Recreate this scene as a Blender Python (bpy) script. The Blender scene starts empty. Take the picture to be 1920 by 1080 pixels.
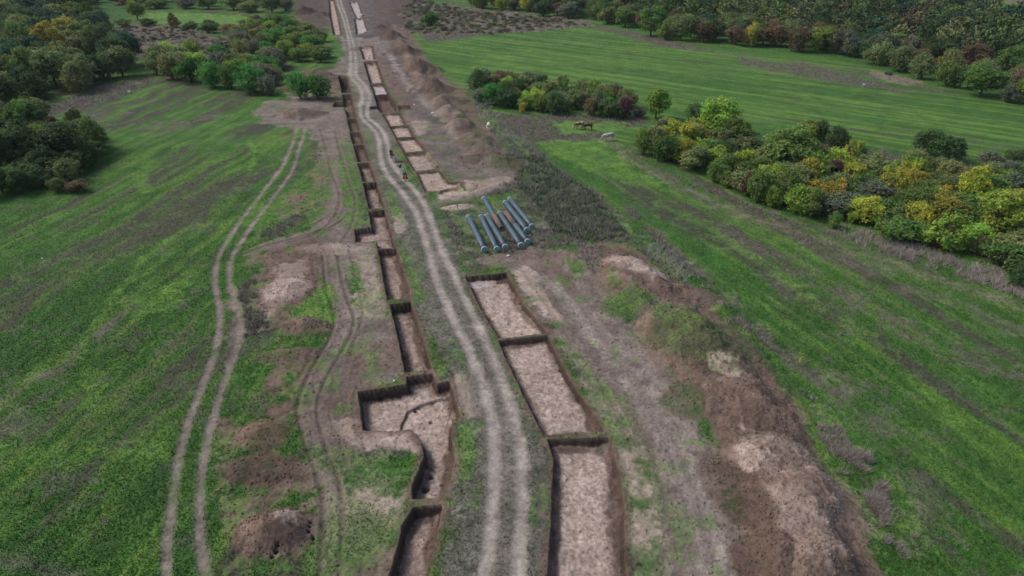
import bpy, math, random
import numpy as np
from mathutils import Vector, Matrix

random.seed(7)
RNG = np.random.default_rng(7)
scene = bpy.context.scene
C = scene.collection

# ------------------------------------------------------------------ camera
CAM_H, PITCH, FOC = 36.0, math.radians(28.5), 1274.0
cam_data = bpy.data.cameras.new("camera")
cam_data.sensor_width = 36.0
cam_data.lens = FOC / 1920.0 * 36.0
cam_data.clip_start = 0.5
cam_data.clip_end = 9000.0
cam = bpy.data.objects.new("camera", cam_data)
C.objects.link(cam)
cam.location = (0, 0, CAM_H)
cam.rotation_euler = (math.radians(90) - PITCH, 0, 0)
scene.camera = cam

# ------------------------------------------------------------------ sky, sun, exposure
SUN_EL, SUN_AZ = math.radians(48), math.radians(-75)      # azimuth from +Y towards +X
world = bpy.data.worlds.new("World")
scene.world = world
world.use_nodes = True
wn = world.node_tree
wn.nodes.clear()
sky = wn.nodes.new("ShaderNodeTexSky")
sky.sky_type = 'NISHITA'
sky.sun_disc = False
sky.sun_elevation = SUN_EL
sky.sun_rotation = SUN_AZ
sky.air_density = 1.0
sky.dust_density = 4.0
sky.ozone_density = 1.0
bg = wn.nodes.new("ShaderNodeBackground")
bg.inputs[1].default_value = 0.12
wo = wn.nodes.new("ShaderNodeOutputWorld")
wn.links.new(sky.outputs[0], bg.inputs[0])
wn.links.new(bg.outputs[0], wo.inputs[0])
sd = bpy.data.lights.new("sun", 'SUN')
sd.energy = 1.35
sd.angle = math.radians(16)
sd.color = (1.0, 0.93, 0.86)
sun = bpy.data.objects.new("sun", sd)
C.objects.link(sun)
_d = Vector((math.sin(SUN_AZ) * math.cos(SUN_EL), math.cos(SUN_AZ) * math.cos(SUN_EL), math.sin(SUN_EL)))
sun.rotation_euler = _d.to_track_quat('Z', 'Y').to_euler()
scene.view_settings.view_transform = 'Standard'
scene.view_settings.look = 'None'
scene.view_settings.exposure = 0.24
scene.view_settings.gamma = 1.0
scene.view_settings.use_curve_mapping = False

# ------------------------------------------------------------------ surveying: photo point -> place on the ground
CP, SP = math.cos(PITCH), math.sin(PITCH)
def P(x, y, z=0.0):
    u, v = x - 960.0, y - 540.0
    t = (CAM_H - z) / (FOC * SP + v * CP)
    return (u * t, (FOC * CP - v * SP) * t)
def S(y):                                    # photo pixels per metre for something standing at row y
    return CP * (y - 540.0 + FOC * math.tan(PITCH)) / CAM_H
def W(pts, z=0.0):
    return np.array([P(a, b, z) for a, b in pts], dtype=np.float32)

# ------------------------------------------------------------------ noise
_T = np.random.default_rng(11).random((512, 512)).astype(np.float32)
def vn(x, y, sc, seed=0):
    x = x / sc + seed * 37.17; y = y / sc + seed * 91.73
    xi = np.floor(x); yi = np.floor(y)
    fx = (x - xi).astype(np.float32); fy = (y - yi).astype(np.float32)
    xi = xi.astype(np.int64); yi = yi.astype(np.int64)
    fx = fx * fx * (3 - 2 * fx); fy = fy * fy * (3 - 2 * fy)
    x0 = xi & 511; x1 = (xi + 1) & 511; y0 = yi & 511; y1 = (yi + 1) & 511
    a = _T[x0, y0]; b = _T[x1, y0]; c = _T[x0, y1]; d = _T[x1, y1]
    return ((a + (b - a) * fx) * (1 - fy) + (c + (d - c) * fx) * fy) * 2 - 1
def fbm(x, y, sc, oct=3, seed=0, gain=0.5):
    o = 0; amp = 1; tot = 0
    for k in range(oct):
        c, s = math.cos(0.7 * k), math.sin(0.7 * k)
        o = o + amp * vn(c * x - s * y, s * x + c * y, sc / 2.03 ** k, seed + k * 3); tot += amp; amp *= gain
    return (o / tot * 1.5).astype(np.float32)
def sstep(a, b, x):
    t = np.clip((x - a) / (b - a), 0, 1)
    return t * t * (3 - 2 * t)

# ------------------------------------------------------------------ ground sheet: one grid, finer near the dig, running to the horizon
ys = list(np.arange(-62, 700, 1.0)) + list(np.arange(700, 1240, 1.4))
rows = [(CAM_H / (FOC * SP + (y - 540) * CP)) for y in ys]
rowD = [t * (FOC * CP - (y - 540) * SP) for t, y in zip(rows, ys)]
rowT = list(rows)
far = [2400, 1700, 1250, 980, 800, 690]
def t_of(D): return max((D * CP + CAM_H * SP), 26.0) / FOC
rowD = far + rowD + [16, 4, -14, -60, -200]
rowT = [t_of(D) for D in far] + rowT + [t_of(D) for D in (16, 4, -14, -60, -200)]
cu = np.concatenate([[-4000, -3000, -2200, -1700, -1400], np.arange(-1180, 1181, 1.5), [1400, 1700, 2200, 3000, 4000]])
NR, NC = len(rowD), len(cu)
rowD = np.array(rowD, dtype=np.float64); rowT = np.array(rowT, dtype=np.float64)
X = (rowT[:, None] * cu[None, :]).astype(np.float32).ravel()
Y = np.repeat(rowD.astype(np.float32), NC)
dR = np.abs(np.gradient(rowD)).astype(np.float32)
CELL = np.repeat(dR, NC)                       # how coarse the sheet is here, metres
N = X.size
PX = np.tile(cu.astype(np.float32), NR) + 960
Z = np.zeros(N, np.float32)
GR = np.ones(N, np.float32)                    # how grassy
WD = np.zeros(N, np.float32)                   # how much tall dry weed
CLS = np.zeros(N, np.int16)
ROUGH = np.full(N, 0.035, np.float32)
print("grid", NR, NC, N)

def seg_sdf(poly, x, y):                       # signed distance, inside positive
    n = len(poly)
    d2 = np.full(x.shape, 1e12, np.float32)
    inside = np.zeros(x.shape, bool)
    for i in range(n):
        ax, ay = poly[i]; bx, by = poly[(i + 1) % n]
        ex, ey = bx - ax, by - ay
        L = ex * ex + ey * ey + 1e-9
        t = np.clip(((x - ax) * ex + (y - ay) * ey) / L, 0, 1)
        qx = x - ax - t * ex; qy = y - ay - t * ey
        d2 = np.minimum(d2, qx * qx + qy * qy)
        c = (ay > y) != (by > y)
        with np.errstate(divide='ignore', invalid='ignore'):
            xi = (bx - ax) * (y - ay) / (by - ay + 1e-12) + ax
        inside ^= (c & (x < xi))
    d = np.sqrt(d2)
    return np.where(inside, d, -d)
def near(poly, m):
    return np.nonzero((X > poly[:, 0].min() - m) & (X < poly[:, 0].max() + m) & (Y > poly[:, 1].min() - m) & (Y < poly[:, 1].max() + m))[0]

# warp fields used to roughen every boundary
print("noise fields")
W1 = fbm(X, Y, 2.6, 4, 1)
W2 = fbm(X, Y, 9.0, 3, 5)
FINE = fbm(X, Y, 0.42, 3, 9)
MED = fbm(X, Y, 1.3, 3, 13)
BIG = fbm(X, Y, 16.0, 3, 17)
UU = vn(X, Y, 0.16, 21)

def mixc(a, b, w): return a + (b - a) * w[..., None]
def col(*c): return np.array(c, np.float32)
GA, GB, GD = col(.053, .138, .027), col(.118, .215, .042), col(.036, .085, .024)
WEED, WEEDL = col(.088, .076, .068), col(.17, .15, .122)
SOIL, SOIL2 = col(.112, .078, .061), col(.178, .130, .105)
PALE, PALE2 = col(.42, .338, .288), col(.30, .232, .196)
TRACK = col(.335, .30, .27)
GRAY, GRAY2 = col(.150, .121, .106), col(.230, .192, .170)
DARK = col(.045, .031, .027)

def streak(x, y, dx, dy, across, along, seed, oct=3):
    n = math.hypot(dx, dy); dx /= n; dy /= n
    a = x * dx + y * dy; b = x * dy - y * dx
    return fbm(b / across, a / along, 1.0, oct, seed)

print("fields")
def grass_field():
    # swathes: the left field runs away from the viewer in a slow arc, the near right field and the far right field have their own bearing
    bend = 0.0030 * (Y - 40) ** 2 * 0.25
    sl = 1.25 * streak(X + 1.5 * W2, Y, 0.14, 1, 2.6, 24, 31)
    sl2 = 1.3 * streak(X + 0.8 * W2, Y, 0.14, 1, 0.9, 20, 33)
    sr = streak(X + 0.8 * W2, Y, 16.6, -46, 2.6, 30, 35)
    sr2 = streak(X + 0.3 * W2, Y, 16.6, -46, 0.8, 22, 37)
    sf = streak(X, Y + 0.6 * W2, 82, -62, 2.6, 55, 39)
    sf2 = streak(X, Y, 82, -62, 1.0, 30, 41)
    right = sstep(-3, 3, X + .18 * np.clip(Y - 40, 0, 1000))
    farr = sstep(-4, 4, (Y - 118) - (X - 30) * -0.42) * right
    s = (sr * (1 - farr) + sf * farr) * right + sl * (1 - right)
    s2 = (sr2 * (1 - farr) + 1.5 * sf2 * farr) * right + sl2 * (1 - right)
    c = mixc(GA[None], GB[None], np.clip(0.30 + 0.80 * s2 + 0.35 * BIG + 0.12 * MED, 0, 1))
    c = mixc(c, GD[None], np.clip(0.1 - 0.5 * s - 0.3 * W1, 0, 0.8))
    thr = 0.03 + .06 * right + 0.42 * farr
    w = sstep(-0.15, 0.60, s + 0.40 * BIG - thr + 0.22 * MED)
    c = mixc(c, WEED[None] * .72, w * 0.82)
    return c.astype(np.float32), w, s
ALB, wf, STK = grass_field()
BR = np.zeros(N, np.float32)
GR -= 0.6 * wf
WD += 0.12 * sstep(0.5, 1, wf)
def mottle(a, b, k=0.5, seed=0):
    n = W1 * 0.5 + MED * 0.5 + FINE * 0.35
    if seed: n = -n + 0.3 * W2
    return mixc(a[None], b[None], np.clip(k + 0.65 * n, 0, 1)).astype(np.float32)
T = dict(
    soil=mottle(SOIL, SOIL2), pale=mottle(PALE2, PALE, .6), gray=mottle(GRAY, GRAY2, .45),
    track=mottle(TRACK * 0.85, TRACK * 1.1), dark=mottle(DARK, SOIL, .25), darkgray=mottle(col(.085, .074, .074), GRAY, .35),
    grass=mottle(GA, GB, .35), bright=mottle(GA * 1.15, GB * 1.15, .5), dgrass=mottle(GD, GA, .5),
    mixg=mottle(GA * 0.9, GRAY2, .42), weed=mottle(WEED, WEEDL * .8, .3), dry=mottle(WEEDL, col(.27, .225, .16), .4),
    mossy=mottle(SOIL * 0.95, GD * 1.35, .45, 1), scrub=mottle(col(.085, .080, .060), col(.175, .148, .122), .45), brush=mottle(col(.060, .078, .042), col(.135, .122, .112), .5),
    mixp=mottle(GA, PALE2, .40), verge=mottle(col(.095, .105, .072), col(.17, .155, .135), .55), white=mottle(col(.46, .42, .40), col(.33, .29, .27), .4),
    redsoil=mottle(col(.155, .095, .073), SOIL2, .35), deepsoil=mottle(SOIL * .62, SOIL * 1.0, .45),
)
GV = dict(brush=.5, grass=1, bright=1, dgrass=.9, mixg=.4, weed=.3, dry=.5, mossy=.35, scrub=.2, mixp=.4, verge=.55)
WV = dict(brush=.5, weed=.6, dry=.35, scrub=.9, verge=.05, mossy=.05)
def paint(pts, tex, soft=0.8, warp=0.8, k=1.0, z=0.0, patch=None, cls=None, rough=None, stk=None):
    """Cover an area of the ground with another material; the edge wanders with the noise fields."""
    poly = W(pts, z)
    idx = near(poly, soft + warp * 2 + .5)
    if not len(idx): return
    sd = seg_sdf(poly, X[idx], Y[idx]) + warp * (W1[idx] * .8 + MED[idx] * .35 + FINE[idx] * .15)
    w = sstep(-soft, soft, sd); w = np.clip(w + 2.6 * w * (1 - w) * (.7 * FINE[idx] + .5 * UU[idx]), 0, 1) * k
    if patch is not None: w *= sstep(patch - .35, patch + .35, .22 * FINE[idx] + W1[idx] * .6 + MED[idx] * .5 + W2[idx] * .4)
    if stk is not None: w *= sstep(stk - .35, stk + .45, STK[idx] + .25 * MED[idx])
    ALB[idx] += (T[tex][idx] - ALB[idx]) * w[:, None]
    GR[idx] += (GV.get(tex, 0) - GR[idx]) * w
    WD[idx] += ((WV.get(tex, 0) if stk is None else .12) - WD[idx]) * w
    if rough is not None: ROUGH[idx] += (rough - ROUGH[idx]) * w
    if cls is not None: CLS[idx[w > .5]] = cls
def line_dist(pts, idx, z=0.0):
    p = W(pts, z)
    d = np.full(len(idx), 1e9, np.float32)
    x, y = X[idx], Y[idx]
    for i in range(len(p) - 1):
        ax, ay = p[i]; ex, ey = p[i + 1] - p[i]
        t = np.clip(((x - ax) * ex + (y - ay) * ey) / (ex * ex + ey * ey + 1e-9), 0, 1)
        d = np.minimum(d, np.hypot(x - ax - t * ex, y - ay - t * ey))
    return d
def smooth(pts, n=6):
    p = [np.array(q, float) for q in pts]; p = [p[0]] + p + [p[-1]]; out = []
    for i in range(1, len(p) - 2):
        for k in range(n):
            t = k / n; a, b, c, d = p[i - 1:i + 3]
            out.append(tuple(.5 * ((2 * b) + (c - a) * t + (2 * a - 5 * b + 4 * c - d) * t * t + (3 * b - a - 3 * c + d) * t ** 3)))
    out.append(tuple(p[-2])); return out
def band(pts, tex, half, soft=.4, warp=.25, k=1.0, depth=0.0, patch=None, lip=0.0):
    pts = smooth(pts, 4); poly = W(pts)
    idx = near(poly, half + soft + warp * 2 + .5)
    if not len(idx): return
    d = line_dist(pts, idx)
    sd = half - d + warp * (MED[idx] * .6 + W1[idx] * .5 + FINE[idx] * .4)
    w = sstep(-soft, soft, sd) * k
    if patch is not None: w *= sstep(patch - .3, patch + .3, W1[idx] * .6 + MED[idx] * .5)
    ALB[idx] += (T[tex][idx] - ALB[idx]) * w[:, None]
    GR[idx] += (GV.get(tex, 0) - GR[idx]) * w
    WD[idx] += (WV.get(tex, 0) - WD[idx]) * w
    if depth: Z[idx] -= depth * w
    if lip: Z[idx] += lip * np.exp(-((d - half - soft) / (soft + .1)) ** 2)

Z += (0.10 * BIG + 0.05 * W2).astype(np.float32) * sstep(0, 5, 400 - Y)

# --- left field
paint([(80,200),(200,160),(290,145),(270,165),(170,200),(80,222)], 'weed', 2, 3, .9)
paint([(160,215),(230,212),(215,225),(150,228)], 'weed', 2, 3, .8, stk=-.2)
paint([(240,232),(330,222),(350,235),(300,250),(240,245)], 'weed', 2, 3, .8, stk=-.3)
paint([(370,215),(420,205),(400,220),(360,226)], 'weed', 2, 3, .8, stk=-.3)
paint([(90,620),(290,490),(420,385),(400,420),(250,600),(120,690),(20,740),(-60,760),(-40,700)], 'weed', 2.2, 2.5, .85, stk=-.1)
paint([(180,640),(240,600),(340,570),(310,600),(240,650),(180,680)], 'weed', 1.5, 2, .8, stk=-.1)
paint([(0,790),(60,770),(70,810),(0,820)], 'weed', 1.5, 2, .7, stk=-.2)
paint([(340,880),(330,960),(220,1000),(150,960),(200,900)], 'weed', 2, 2, .6, stk=0)
paint([(230,560),(330,520),(345,560),(300,590),(250,590)], 'bright', 1, 1, .8)
band([(170,760),(160,640),(185,600),(240,520),(300,460),(370,420)], 'bright', .45, .4, .4, .8)
band([(275,360),(265,330),(280,300)], 'bright', .8, .6, .4, .7)
band([(470,320),(478,290),(465,262)], 'bright', .5, .4, .3, .8)
paint([(0,830),(130,850),(300,840),(320,860),(100,870),(0,870)], 'bright', .8, 1, .6)
paint([(440,400),(560,350),(600,360),(560,400),(480,440)], 'bright', .8, 1.2, .7)
paint([(455,480),(520,500),(500,600),(460,700),(430,700),(455,600)], 'dgrass', .8, 1, .7)
paint([(480,440),(560,395),(590,380),(580,410),(500,460)], 'weed', .5, 1, .7)
paint([(440,545),(500,500),(520,560),(500,620),(440,640)], 'weed', .6, 1, .7)
band([(-40,1050),(60,1062),(140,1085)], 'darkgray', .5, .4, .3, .5)
# --- left corridor, tracked soil
paint([(478,212),(500,192),(600,180),(655,180),(660,245),(600,240),(540,240),(490,228)], 'gray', 1, 1.5)
paint([(575,235),(655,225),(668,290),(690,440),(640,500),(560,500),(590,420),(600,330),(592,270)], 'gray', 1, 1.6)
paint([(633,270),(662,262),(690,420),(650,440),(640,360)], 'grass', .5, .7, .9, patch=-.15)
paint([(598,290),(622,300),(622,370),(600,410),(560,420),(590,360)], 'grass', .5, .7, .9, patch=-.1)
for a, b in ((540, 560), (300, 330)): pass
paint([(540,375),(575,360),(582,370),(548,392)], 'soil', .4, .6, .9)
paint([(580,310),(612,300),(612,350),(580,345)], 'redsoil', .6, 1, .6, patch=0)
paint([(455,480),(500,452),(580,430),(670,430),(705,470),(715,530),(640,520),(560,500),(500,470)], 'gray', .8, 1)
paint([(500,470),(600,440),(620,480),(600,560),(560,590),(500,600)], 'soil', .6, 1)
paint([(520,495),(565,490),(575,520),(530,560),(500,600),(505,560)], 'pale', .4, .8, .8)
paint([(600,480),(645,485),(660,560),(655,600),(620,640),(600,560)], 'gray', .5, .6)
paint([(665,490),(705,475),(730,560),(755,640),(760,700),(690,730),(640,720),(610,690),(650,610),(670,540)], 'pale', .6, .8, .65)
paint([(640,600),(745,590),(762,700),(690,735),(600,735),(560,790),(560,720),(600,650)], 'gray', .6, .9)
paint([(640,650),(745,640),(750,690),(650,720)], 'soil', .5, .8, .7)
paint([(560,720),(690,725),(680,800),(790,810),(795,850),(700,850),(620,870),(560,800)], 'gray', .6, .8)
paint([(600,745),(670,738),(676,800),(640,790),(600,780)], 'soil', .4, .6, .7)
paint([(650,495),(670,492),(682,545),(660,548)], 'bright', .5, .4, .8)
paint([(590,548),(618,528),(625,560),(625,600),(575,590),(540,585)], 'bright', .3, .5)
paint([(560,460),(640,452),(690,470),(690,482),(620,478),(560,470)], 'pale', .4, .7, .4)
paint([(510,640),(600,620),(600,690),(520,720),(480,700)], 'grass', .6, .8, .85)
paint([(600,870),(700,850),(790,850),(775,930),(735,1060),(720,1200),(580,1200),(600,1000)], 'mixp', .8, 1.2)
paint([(665,865),(790,850),(780,900),(660,905)], 'grass', .5, .8, .8, patch=-.1)
paint([(620,940),(760,900),(760,960),(640,960)], 'pale', .6, .9, .5, patch=0)
paint([(640,940),(700,960),(735,1010),(680,1060),(590,1060),(600,980)], 'grass', .8, 1, .6, patch=-.1)
paint([(560,1030),(625,990),(625,1110),(560,1120)], 'bright', .5, .6, .6)
paint([(640,1060),(720,1040),(710,1120),(630,1120)], 'soil', .4, .5, .7)
paint([(625,790),(680,780),(690,800),(800,805),(798,855),(740,840),(690,845),(640,820)], 'pale', .4, .7, .95)
paint([(410,770),(440,740),(520,710),(560,720),(555,770),(480,790),(420,810)], 'deepsoil', .5, .8, .8, patch=-.2)
paint([(405,900),(440,850),(560,830),(590,900),(520,910),(420,915)], 'deepsoil', .5, .8, .85, patch=-.3)
paint([(500,600),(600,590),(600,700),(560,780),(590,880),(600,960),(560,1060),(430,1060),(405,900),(420,790),(450,690)], 'soil', .8, 1.0, .75, patch=.12)
paint([(470,480),(620,470),(640,640),(560,720),(470,720),(480,600)], 'soil', .8, 1.2, .7, patch=.15)
paint([(560,690),(760,690),(690,840),(600,860),(560,800)], 'soil', .7, 1, .55, patch=.1)
paint([(540,260),(600,240),(640,450),(560,470),(520,400)], 'soil', .8, 1.2, .5, patch=.25)
# rut pairs of machines
for pts in (([(600,240),(612,280),(625,330),(638,370),(625,410),(590,440),(540,455)]), ([(628,245),(640,290),(655,340),(668,380),(660,420),(640,455)])):
    band(pts, 'soil', .22, .2, .15, .7, .07, lip=.04)
band([(450,480),(500,460),(560,445),(620,425),(650,405)], 'deepsoil', .16, .12, .1, .8, .08, lip=.05)
band([(455,470),(510,448),(570,430),(610,408)], 'deepsoil', .16, .12, .1, .8, .08, lip=.05)
band([(385,440),(420,430),(445,437)], 'deepsoil', .12, .1, .1, .7, .08)
band([(560,470),(620,480),(690,475)], 'deepsoil', .12, .1, .1, .5, .05)
for off in (-26, 62):
    band([(605+off*.8,470),(614+off*.9,530),(630+off*.8,590),(612+off*.8,650),(582+off,715)], 'deepsoil', .13, .2, .2, .5, .05, lip=.03, patch=-.3)
for off in (18, 52, 96):
    band([(575+off,720),(566+off,780),(590+off,845),(606+off,900)], 'deepsoil', .12, .2, .2, .4, .04, lip=.03, patch=-.2)
for off in (0, 36):
    band([(605+off*.8,480),(612+off*.9,540),(628+off,600),(610+off,650),(575+off,710),(558+off,770),(575+off,840),(598+off,900),(607+off,980),(598+off,1090)], 'deepsoil', .16, .18, .15, .75, .09, lip=.05)
band([(640,490),(650,540),(655,590),(630,640),(598,700),(580,760),(590,830),(615,900),(622,980),(615,1090)], 'gray', .75, .9, .8, .35)
# --- middle strip either side of the road
paint([(650,140),(712,120),(760,330),(860,520),(935,640),(1028,815),(1035,1200),(795,1200),(850,900),(845,700),(770,560),(742,460),(700,340),(664,270)], 'verge', .7, .8)
paint([(850,700),(900,705),(905,780),(865,780)], 'pale', .4, .6, .7)
paint([(782,405),(790,398),(800,430),(775,440)], 'pale', .4, .5, .6)
paint([(733,405),(760,400),(765,430),(740,440)], 'pale', .4, .5, .7)
for g in ([(684,245),(698,240),(715,285),(700,290)], [(664,195),(676,195),(676,220),(666,220)], [(850,790),(900,790),(890,900),(855,900)], [(735,460),(760,460),(800,560),(780,570)],
          [(795,650),(820,660),(835,700),(812,705)], [(720,340),(735,345),(760,420),(735,400)], [(736,300),(760,310),(775,350),(760,340)], [(732,270),(752,280),(757,300),(738,296)],
          [(960,800),(985,800),(990,850),(960,850)], [(885,620),(930,640),(1000,790),(985,780)]):
    paint(g, 'bright', .4, .6, .75)
paint([(1000,830),(1030,840),(1035,900),(1028,1100),(1000,1100),(1000,950)], 'darkgray', .4, .6, .6)
paint([(800,470),(830,540),(880,640),(870,650),(820,570),(790,500)], 'gray', .5, .7, .6)
paint([(660,160),(675,150),(690,175),(672,176)], 'pale', .5, .6, .7)
paint([(655,178),(672,176),(672,198),(660,198)], 'soil', .5, .5, .8)
# --- top of the dig
paint([(480,-120),(830,-120),(800,10),(775,60),(745,85),(712,118),(640,118),(615,60),(560,48),(555,0)], 'darkgray', 1.5, 2, rough=.12)
paint([(545,-100),(620,-100),(615,50),(560,45)], 'deepsoil', 2, 3, .85, patch=-.5)
paint([(695,-100),(850,-100),(800,15),(770,60),(735,85),(705,60)], 'deepsoil', 2, 3, .85, patch=-.45)
paint([(590,-60),(720,-60),(735,20),(715,60),(640,75),(610,30)], 'gray', 1.5, 2, .15)
paint([(575,58),(618,52),(648,95),(640,118),(595,112),(570,90)], 'grass', 1, 1.5)
paint([(640,75),(735,70),(760,110),(712,150),(700,110),(640,150),(560,200),(540,180),(600,150),(645,110)], 'gray', 1, 1.5)
paint([(640,70),(680,70),(676,145),(655,140),(648,100)], 'track', 1, .8, .7)
paint([(652,142),(690,120),(700,150),(712,200),(725,215),(700,225),(692,180)], 'gray', .8, .8, .9)
paint([(622,140),(640,140),(650,200),(620,200),(600,165)], 'soil', .8, 1)
paint([(630,47),(650,47),(650,70),(632,68)], 'redsoil', .8, 1, .9)
# --- right corridor
paint([(705,108),(745,70),(790,130),(835,190),(880,250),(975,325),(985,350),(900,385),(826,372),(842,341),(800,283),(766,233),(745,200),(720,150)], 'gray', 1, 1.2)
paint([(709,118),(735,112),(755,160),(775,195),(748,200)], 'soil', .8, .9, .85)
paint([(768,215),(800,200),(850,260),(900,320),(940,345),(880,345),(845,330),(800,275)], 'darkgray', .8, 1.2, .45)
paint([(705,108),(745,70),(790,130),(835,190),(860,240),(800,230),(760,190),(735,130)], 'darkgray', 1, 1.5, .6)
band([(728,95),(745,130),(775,170),(815,205),(840,225),(860,260)], 'track', .8, 1, .8, .55)
paint([(770,228),(800,225),(805,250),(780,255)], 'pale', .7, 1, .6)
paint([(800,270),(815,262),(850,300),(845,325)], 'verge', .6, .8, .7)
paint([(815,352),(845,340),(865,338),(960,328),(945,350),(880,372),(830,372)], 'pale', .5, .7, .95)
band([(812,385),(850,372),(900,362),(945,345)], 'gray', .9, .4, .3, .7)
paint([(820,395),(870,378),(960,345),(1010,350),(1130,445),(1010,470),(920,488),(870,480),(845,440)], 'brush', .8, 1.2)
paint([(840,385),(900,375),(960,360),(1010,380),(1000,450),(940,480),(900,478),(870,440)], 'dgrass', .8, 1.2, .9, patch=-.15)
paint([(840,390),(1000,360),(1100,420),(1010,465),(880,480)], 'mixg', 1, 1.5, .6, patch=0)
paint([(1000,300),(1120,380),(1170,440),(1090,430),(1020,380)], 'grass', .8, 1.2, .8, patch=-.05)
paint([(890,375),(920,365),(960,365),(940,385),(910,390)], 'grass', .6, .8, .7)
paint([(870,492),(1000,468),(1130,466),(1150,560),(1220,640),(1300,740),(1350,850),(1420,1090),(1430,1220),(1175,1220),(1172,960),(1135,800),(1030,620),(955,512)], 'gray', .8, 1)
paint([(1010,480),(1090,470),(1120,560),(1080,560),(1010,520)], 'soil', .8, 1, .55)
paint([(885,480),(1000,470),(1100,462),(1080,480),(960,492)], 'soil', .6, .8, .5)
paint([(960,512),(985,500),(1020,540),(1060,610),(1035,600),(1000,560)], 'pale', .4, .6, .8)
paint([(1045,640),(1080,650),(1200,800),(1250,900),(1250,1200),(1178,1200),(1176,960),(1135,790)], 'mixp', .6, 1, .85)
paint([(1160,850),(1200,840),(1240,1000),(1200,1060),(1180,1000)], 'pale', .4, .8, .55, patch=0)
paint([(1065,490),(1095,490),(1095,512),(1070,515)], 'bright', .4, .5, .8)
paint([(1120,610),(1200,600),(1240,740),(1300,860),(1330,1000),(1290,1000),(1220,830),(1130,680)], 'gray', 1, 1, .6)
band([(1020,520),(1100,600),(1170,690),(1235,790),(1290,900),(1330,1020),(1345,1110)], 'track', .9, .7, .7, .38)
band([(1060,500),(1140,590),(1220,690),(1290,800),(1340,940),(1375,1100)], 'track', .5, .5, .5, .22)
for off in (-40, 22, 90, 130):
    band([(1015+off,500),(1090+off,610),(1160+off,710),(1215+off*1.1,810),(1255+off*1.2,930),(1275+off*1.3,1090)], 'deepsoil', .14, .25, .35, .28, .03, lip=.02, patch=-.2)
for off in (0, 50):
    band([(1010+off,530),(1090+off,640),(1160+off,740),(1215+off*1.1,840),(1250+off*1.2,950),(1275+off*1.3,1090)], 'deepsoil', .2, .3, .4, .3, .03)
# --- spoil bank ground
BANK = [(735,45),(770,60),(815,130),(875,172),(905,215),(935,260),(980,310),(975,330),(890,300),(850,245),(800,190),(755,120),(740,90)]
paint(BANK, 'soil', 1, 1.2, .9)
paint([(1100,460),(1180,455),(1300,540),(1335,575),(1400,640),(1445,690),(1500,760),(1530,840),(1600,920),(1640,1000),(1660,1100),(1660,1220),(1400,1220),(1400,1000),(1345,860),(1290,750),(1205,640),(1140,560)], 'soil', .7, .9)
# --- right: weeds, pastures, field edges
for q_ in ([(985,290),(1015,290),(1100,360),(1180,440),(1120,450),(1010,400),(965,345)], [(880,160),(910,165),(930,215),(1000,290),(960,280),(905,225)], [(1560,850),(1620,850),(1655,905),(1655,980),(1590,915)], [(1180,440),(1230,450),(1340,545),(1400,640),(1330,560)]):
    pw_ = W(q_); ix = near(pw_, 1); BR[ix] = np.maximum(BR[ix], sstep(-.5, .8, seg_sdf(pw_, X[ix], Y[ix]) + .8 * W1[ix]))
paint([(925,250),(960,215),(1010,285),(1110,360),(1190,440),(1290,520),(1330,560),(1290,540),(1180,455),(1120,450),(1000,400),(960,345),(985,325)], 'brush', .8, 1.4)
paint([(920,235),(945,225),(1010,300),(1100,370),(1190,440),(1300,520),(1440,660),(1560,800),(1660,900),(1780,1080),(1780,1220),(1660,1220),(1640,1000),(1530,840),(1445,690),(1335,570),(1180,440),(1000,300)], 'bright', .7, 1.3, .75, patch=-.15)
paint([(920,215),(1190,215),(1230,235),(1150,240),(1130,262),(1050,270),(990,262),(930,235)], 'weed', 1.2, 2, .9)
paint([(1035,228),(1180,228),(1150,248),(1060,252),(1040,240)], 'bright', 1, 1.3, .9, patch=-.35)
paint([(1010,268),(1130,262),(1180,300),(1260,360),(1200,350),(1100,320),(1040,290)], 'bright', 1, 1.2, .8)
band([(1140,262),(1185,300),(1240,330),(1320,372),(1400,405),(1500,440),(1620,472),(1750,520),(1930,575)], 'dry', 1.0, 1.6, 1.0, .5)
band([(1185,290),(1270,335),(1360,370),(1500,420),(1620,455),(1750,500),(1930,545)], 'weed', 1.5, 1.2, .8, .5, patch=-.1)
band([(1182,395),(1250,460),(1330,530),(1440,640),(1560,730)], 'weed', .8, .5, .9, .8, patch=-.3)
band([(1360,440),(1480,500),(1600,560),(1760,640),(1930,720)], 'weed', 1.3, 1.6, 1.6, .7, patch=-.2)
band([(1500,440),(1620,500),(1760,560),(1930,630)], 'weed', 1.1, 1.6, 1.6, .6, patch=0)
band([(1450,520),(1540,640),(1650,800),(1760,960)], 'weed', .9, 1.6, 1.6, .5, patch=0)
band([(1230,380),(1330,430),(1450,510),(1600,620),(1800,790)], 'bright', .8, .8, .6, .6)
pw_ = W([(1185,392),(1930,540),(1960,1230),(1800,1230),(1640,900),(1560,780),(1440,650),(1330,540),(1230,440)]); ix = near(pw_, 1); WD[ix] *= 1 - .85 * sstep(-.5, 1, seg_sdf(pw_, X[ix], Y[ix]))
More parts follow.
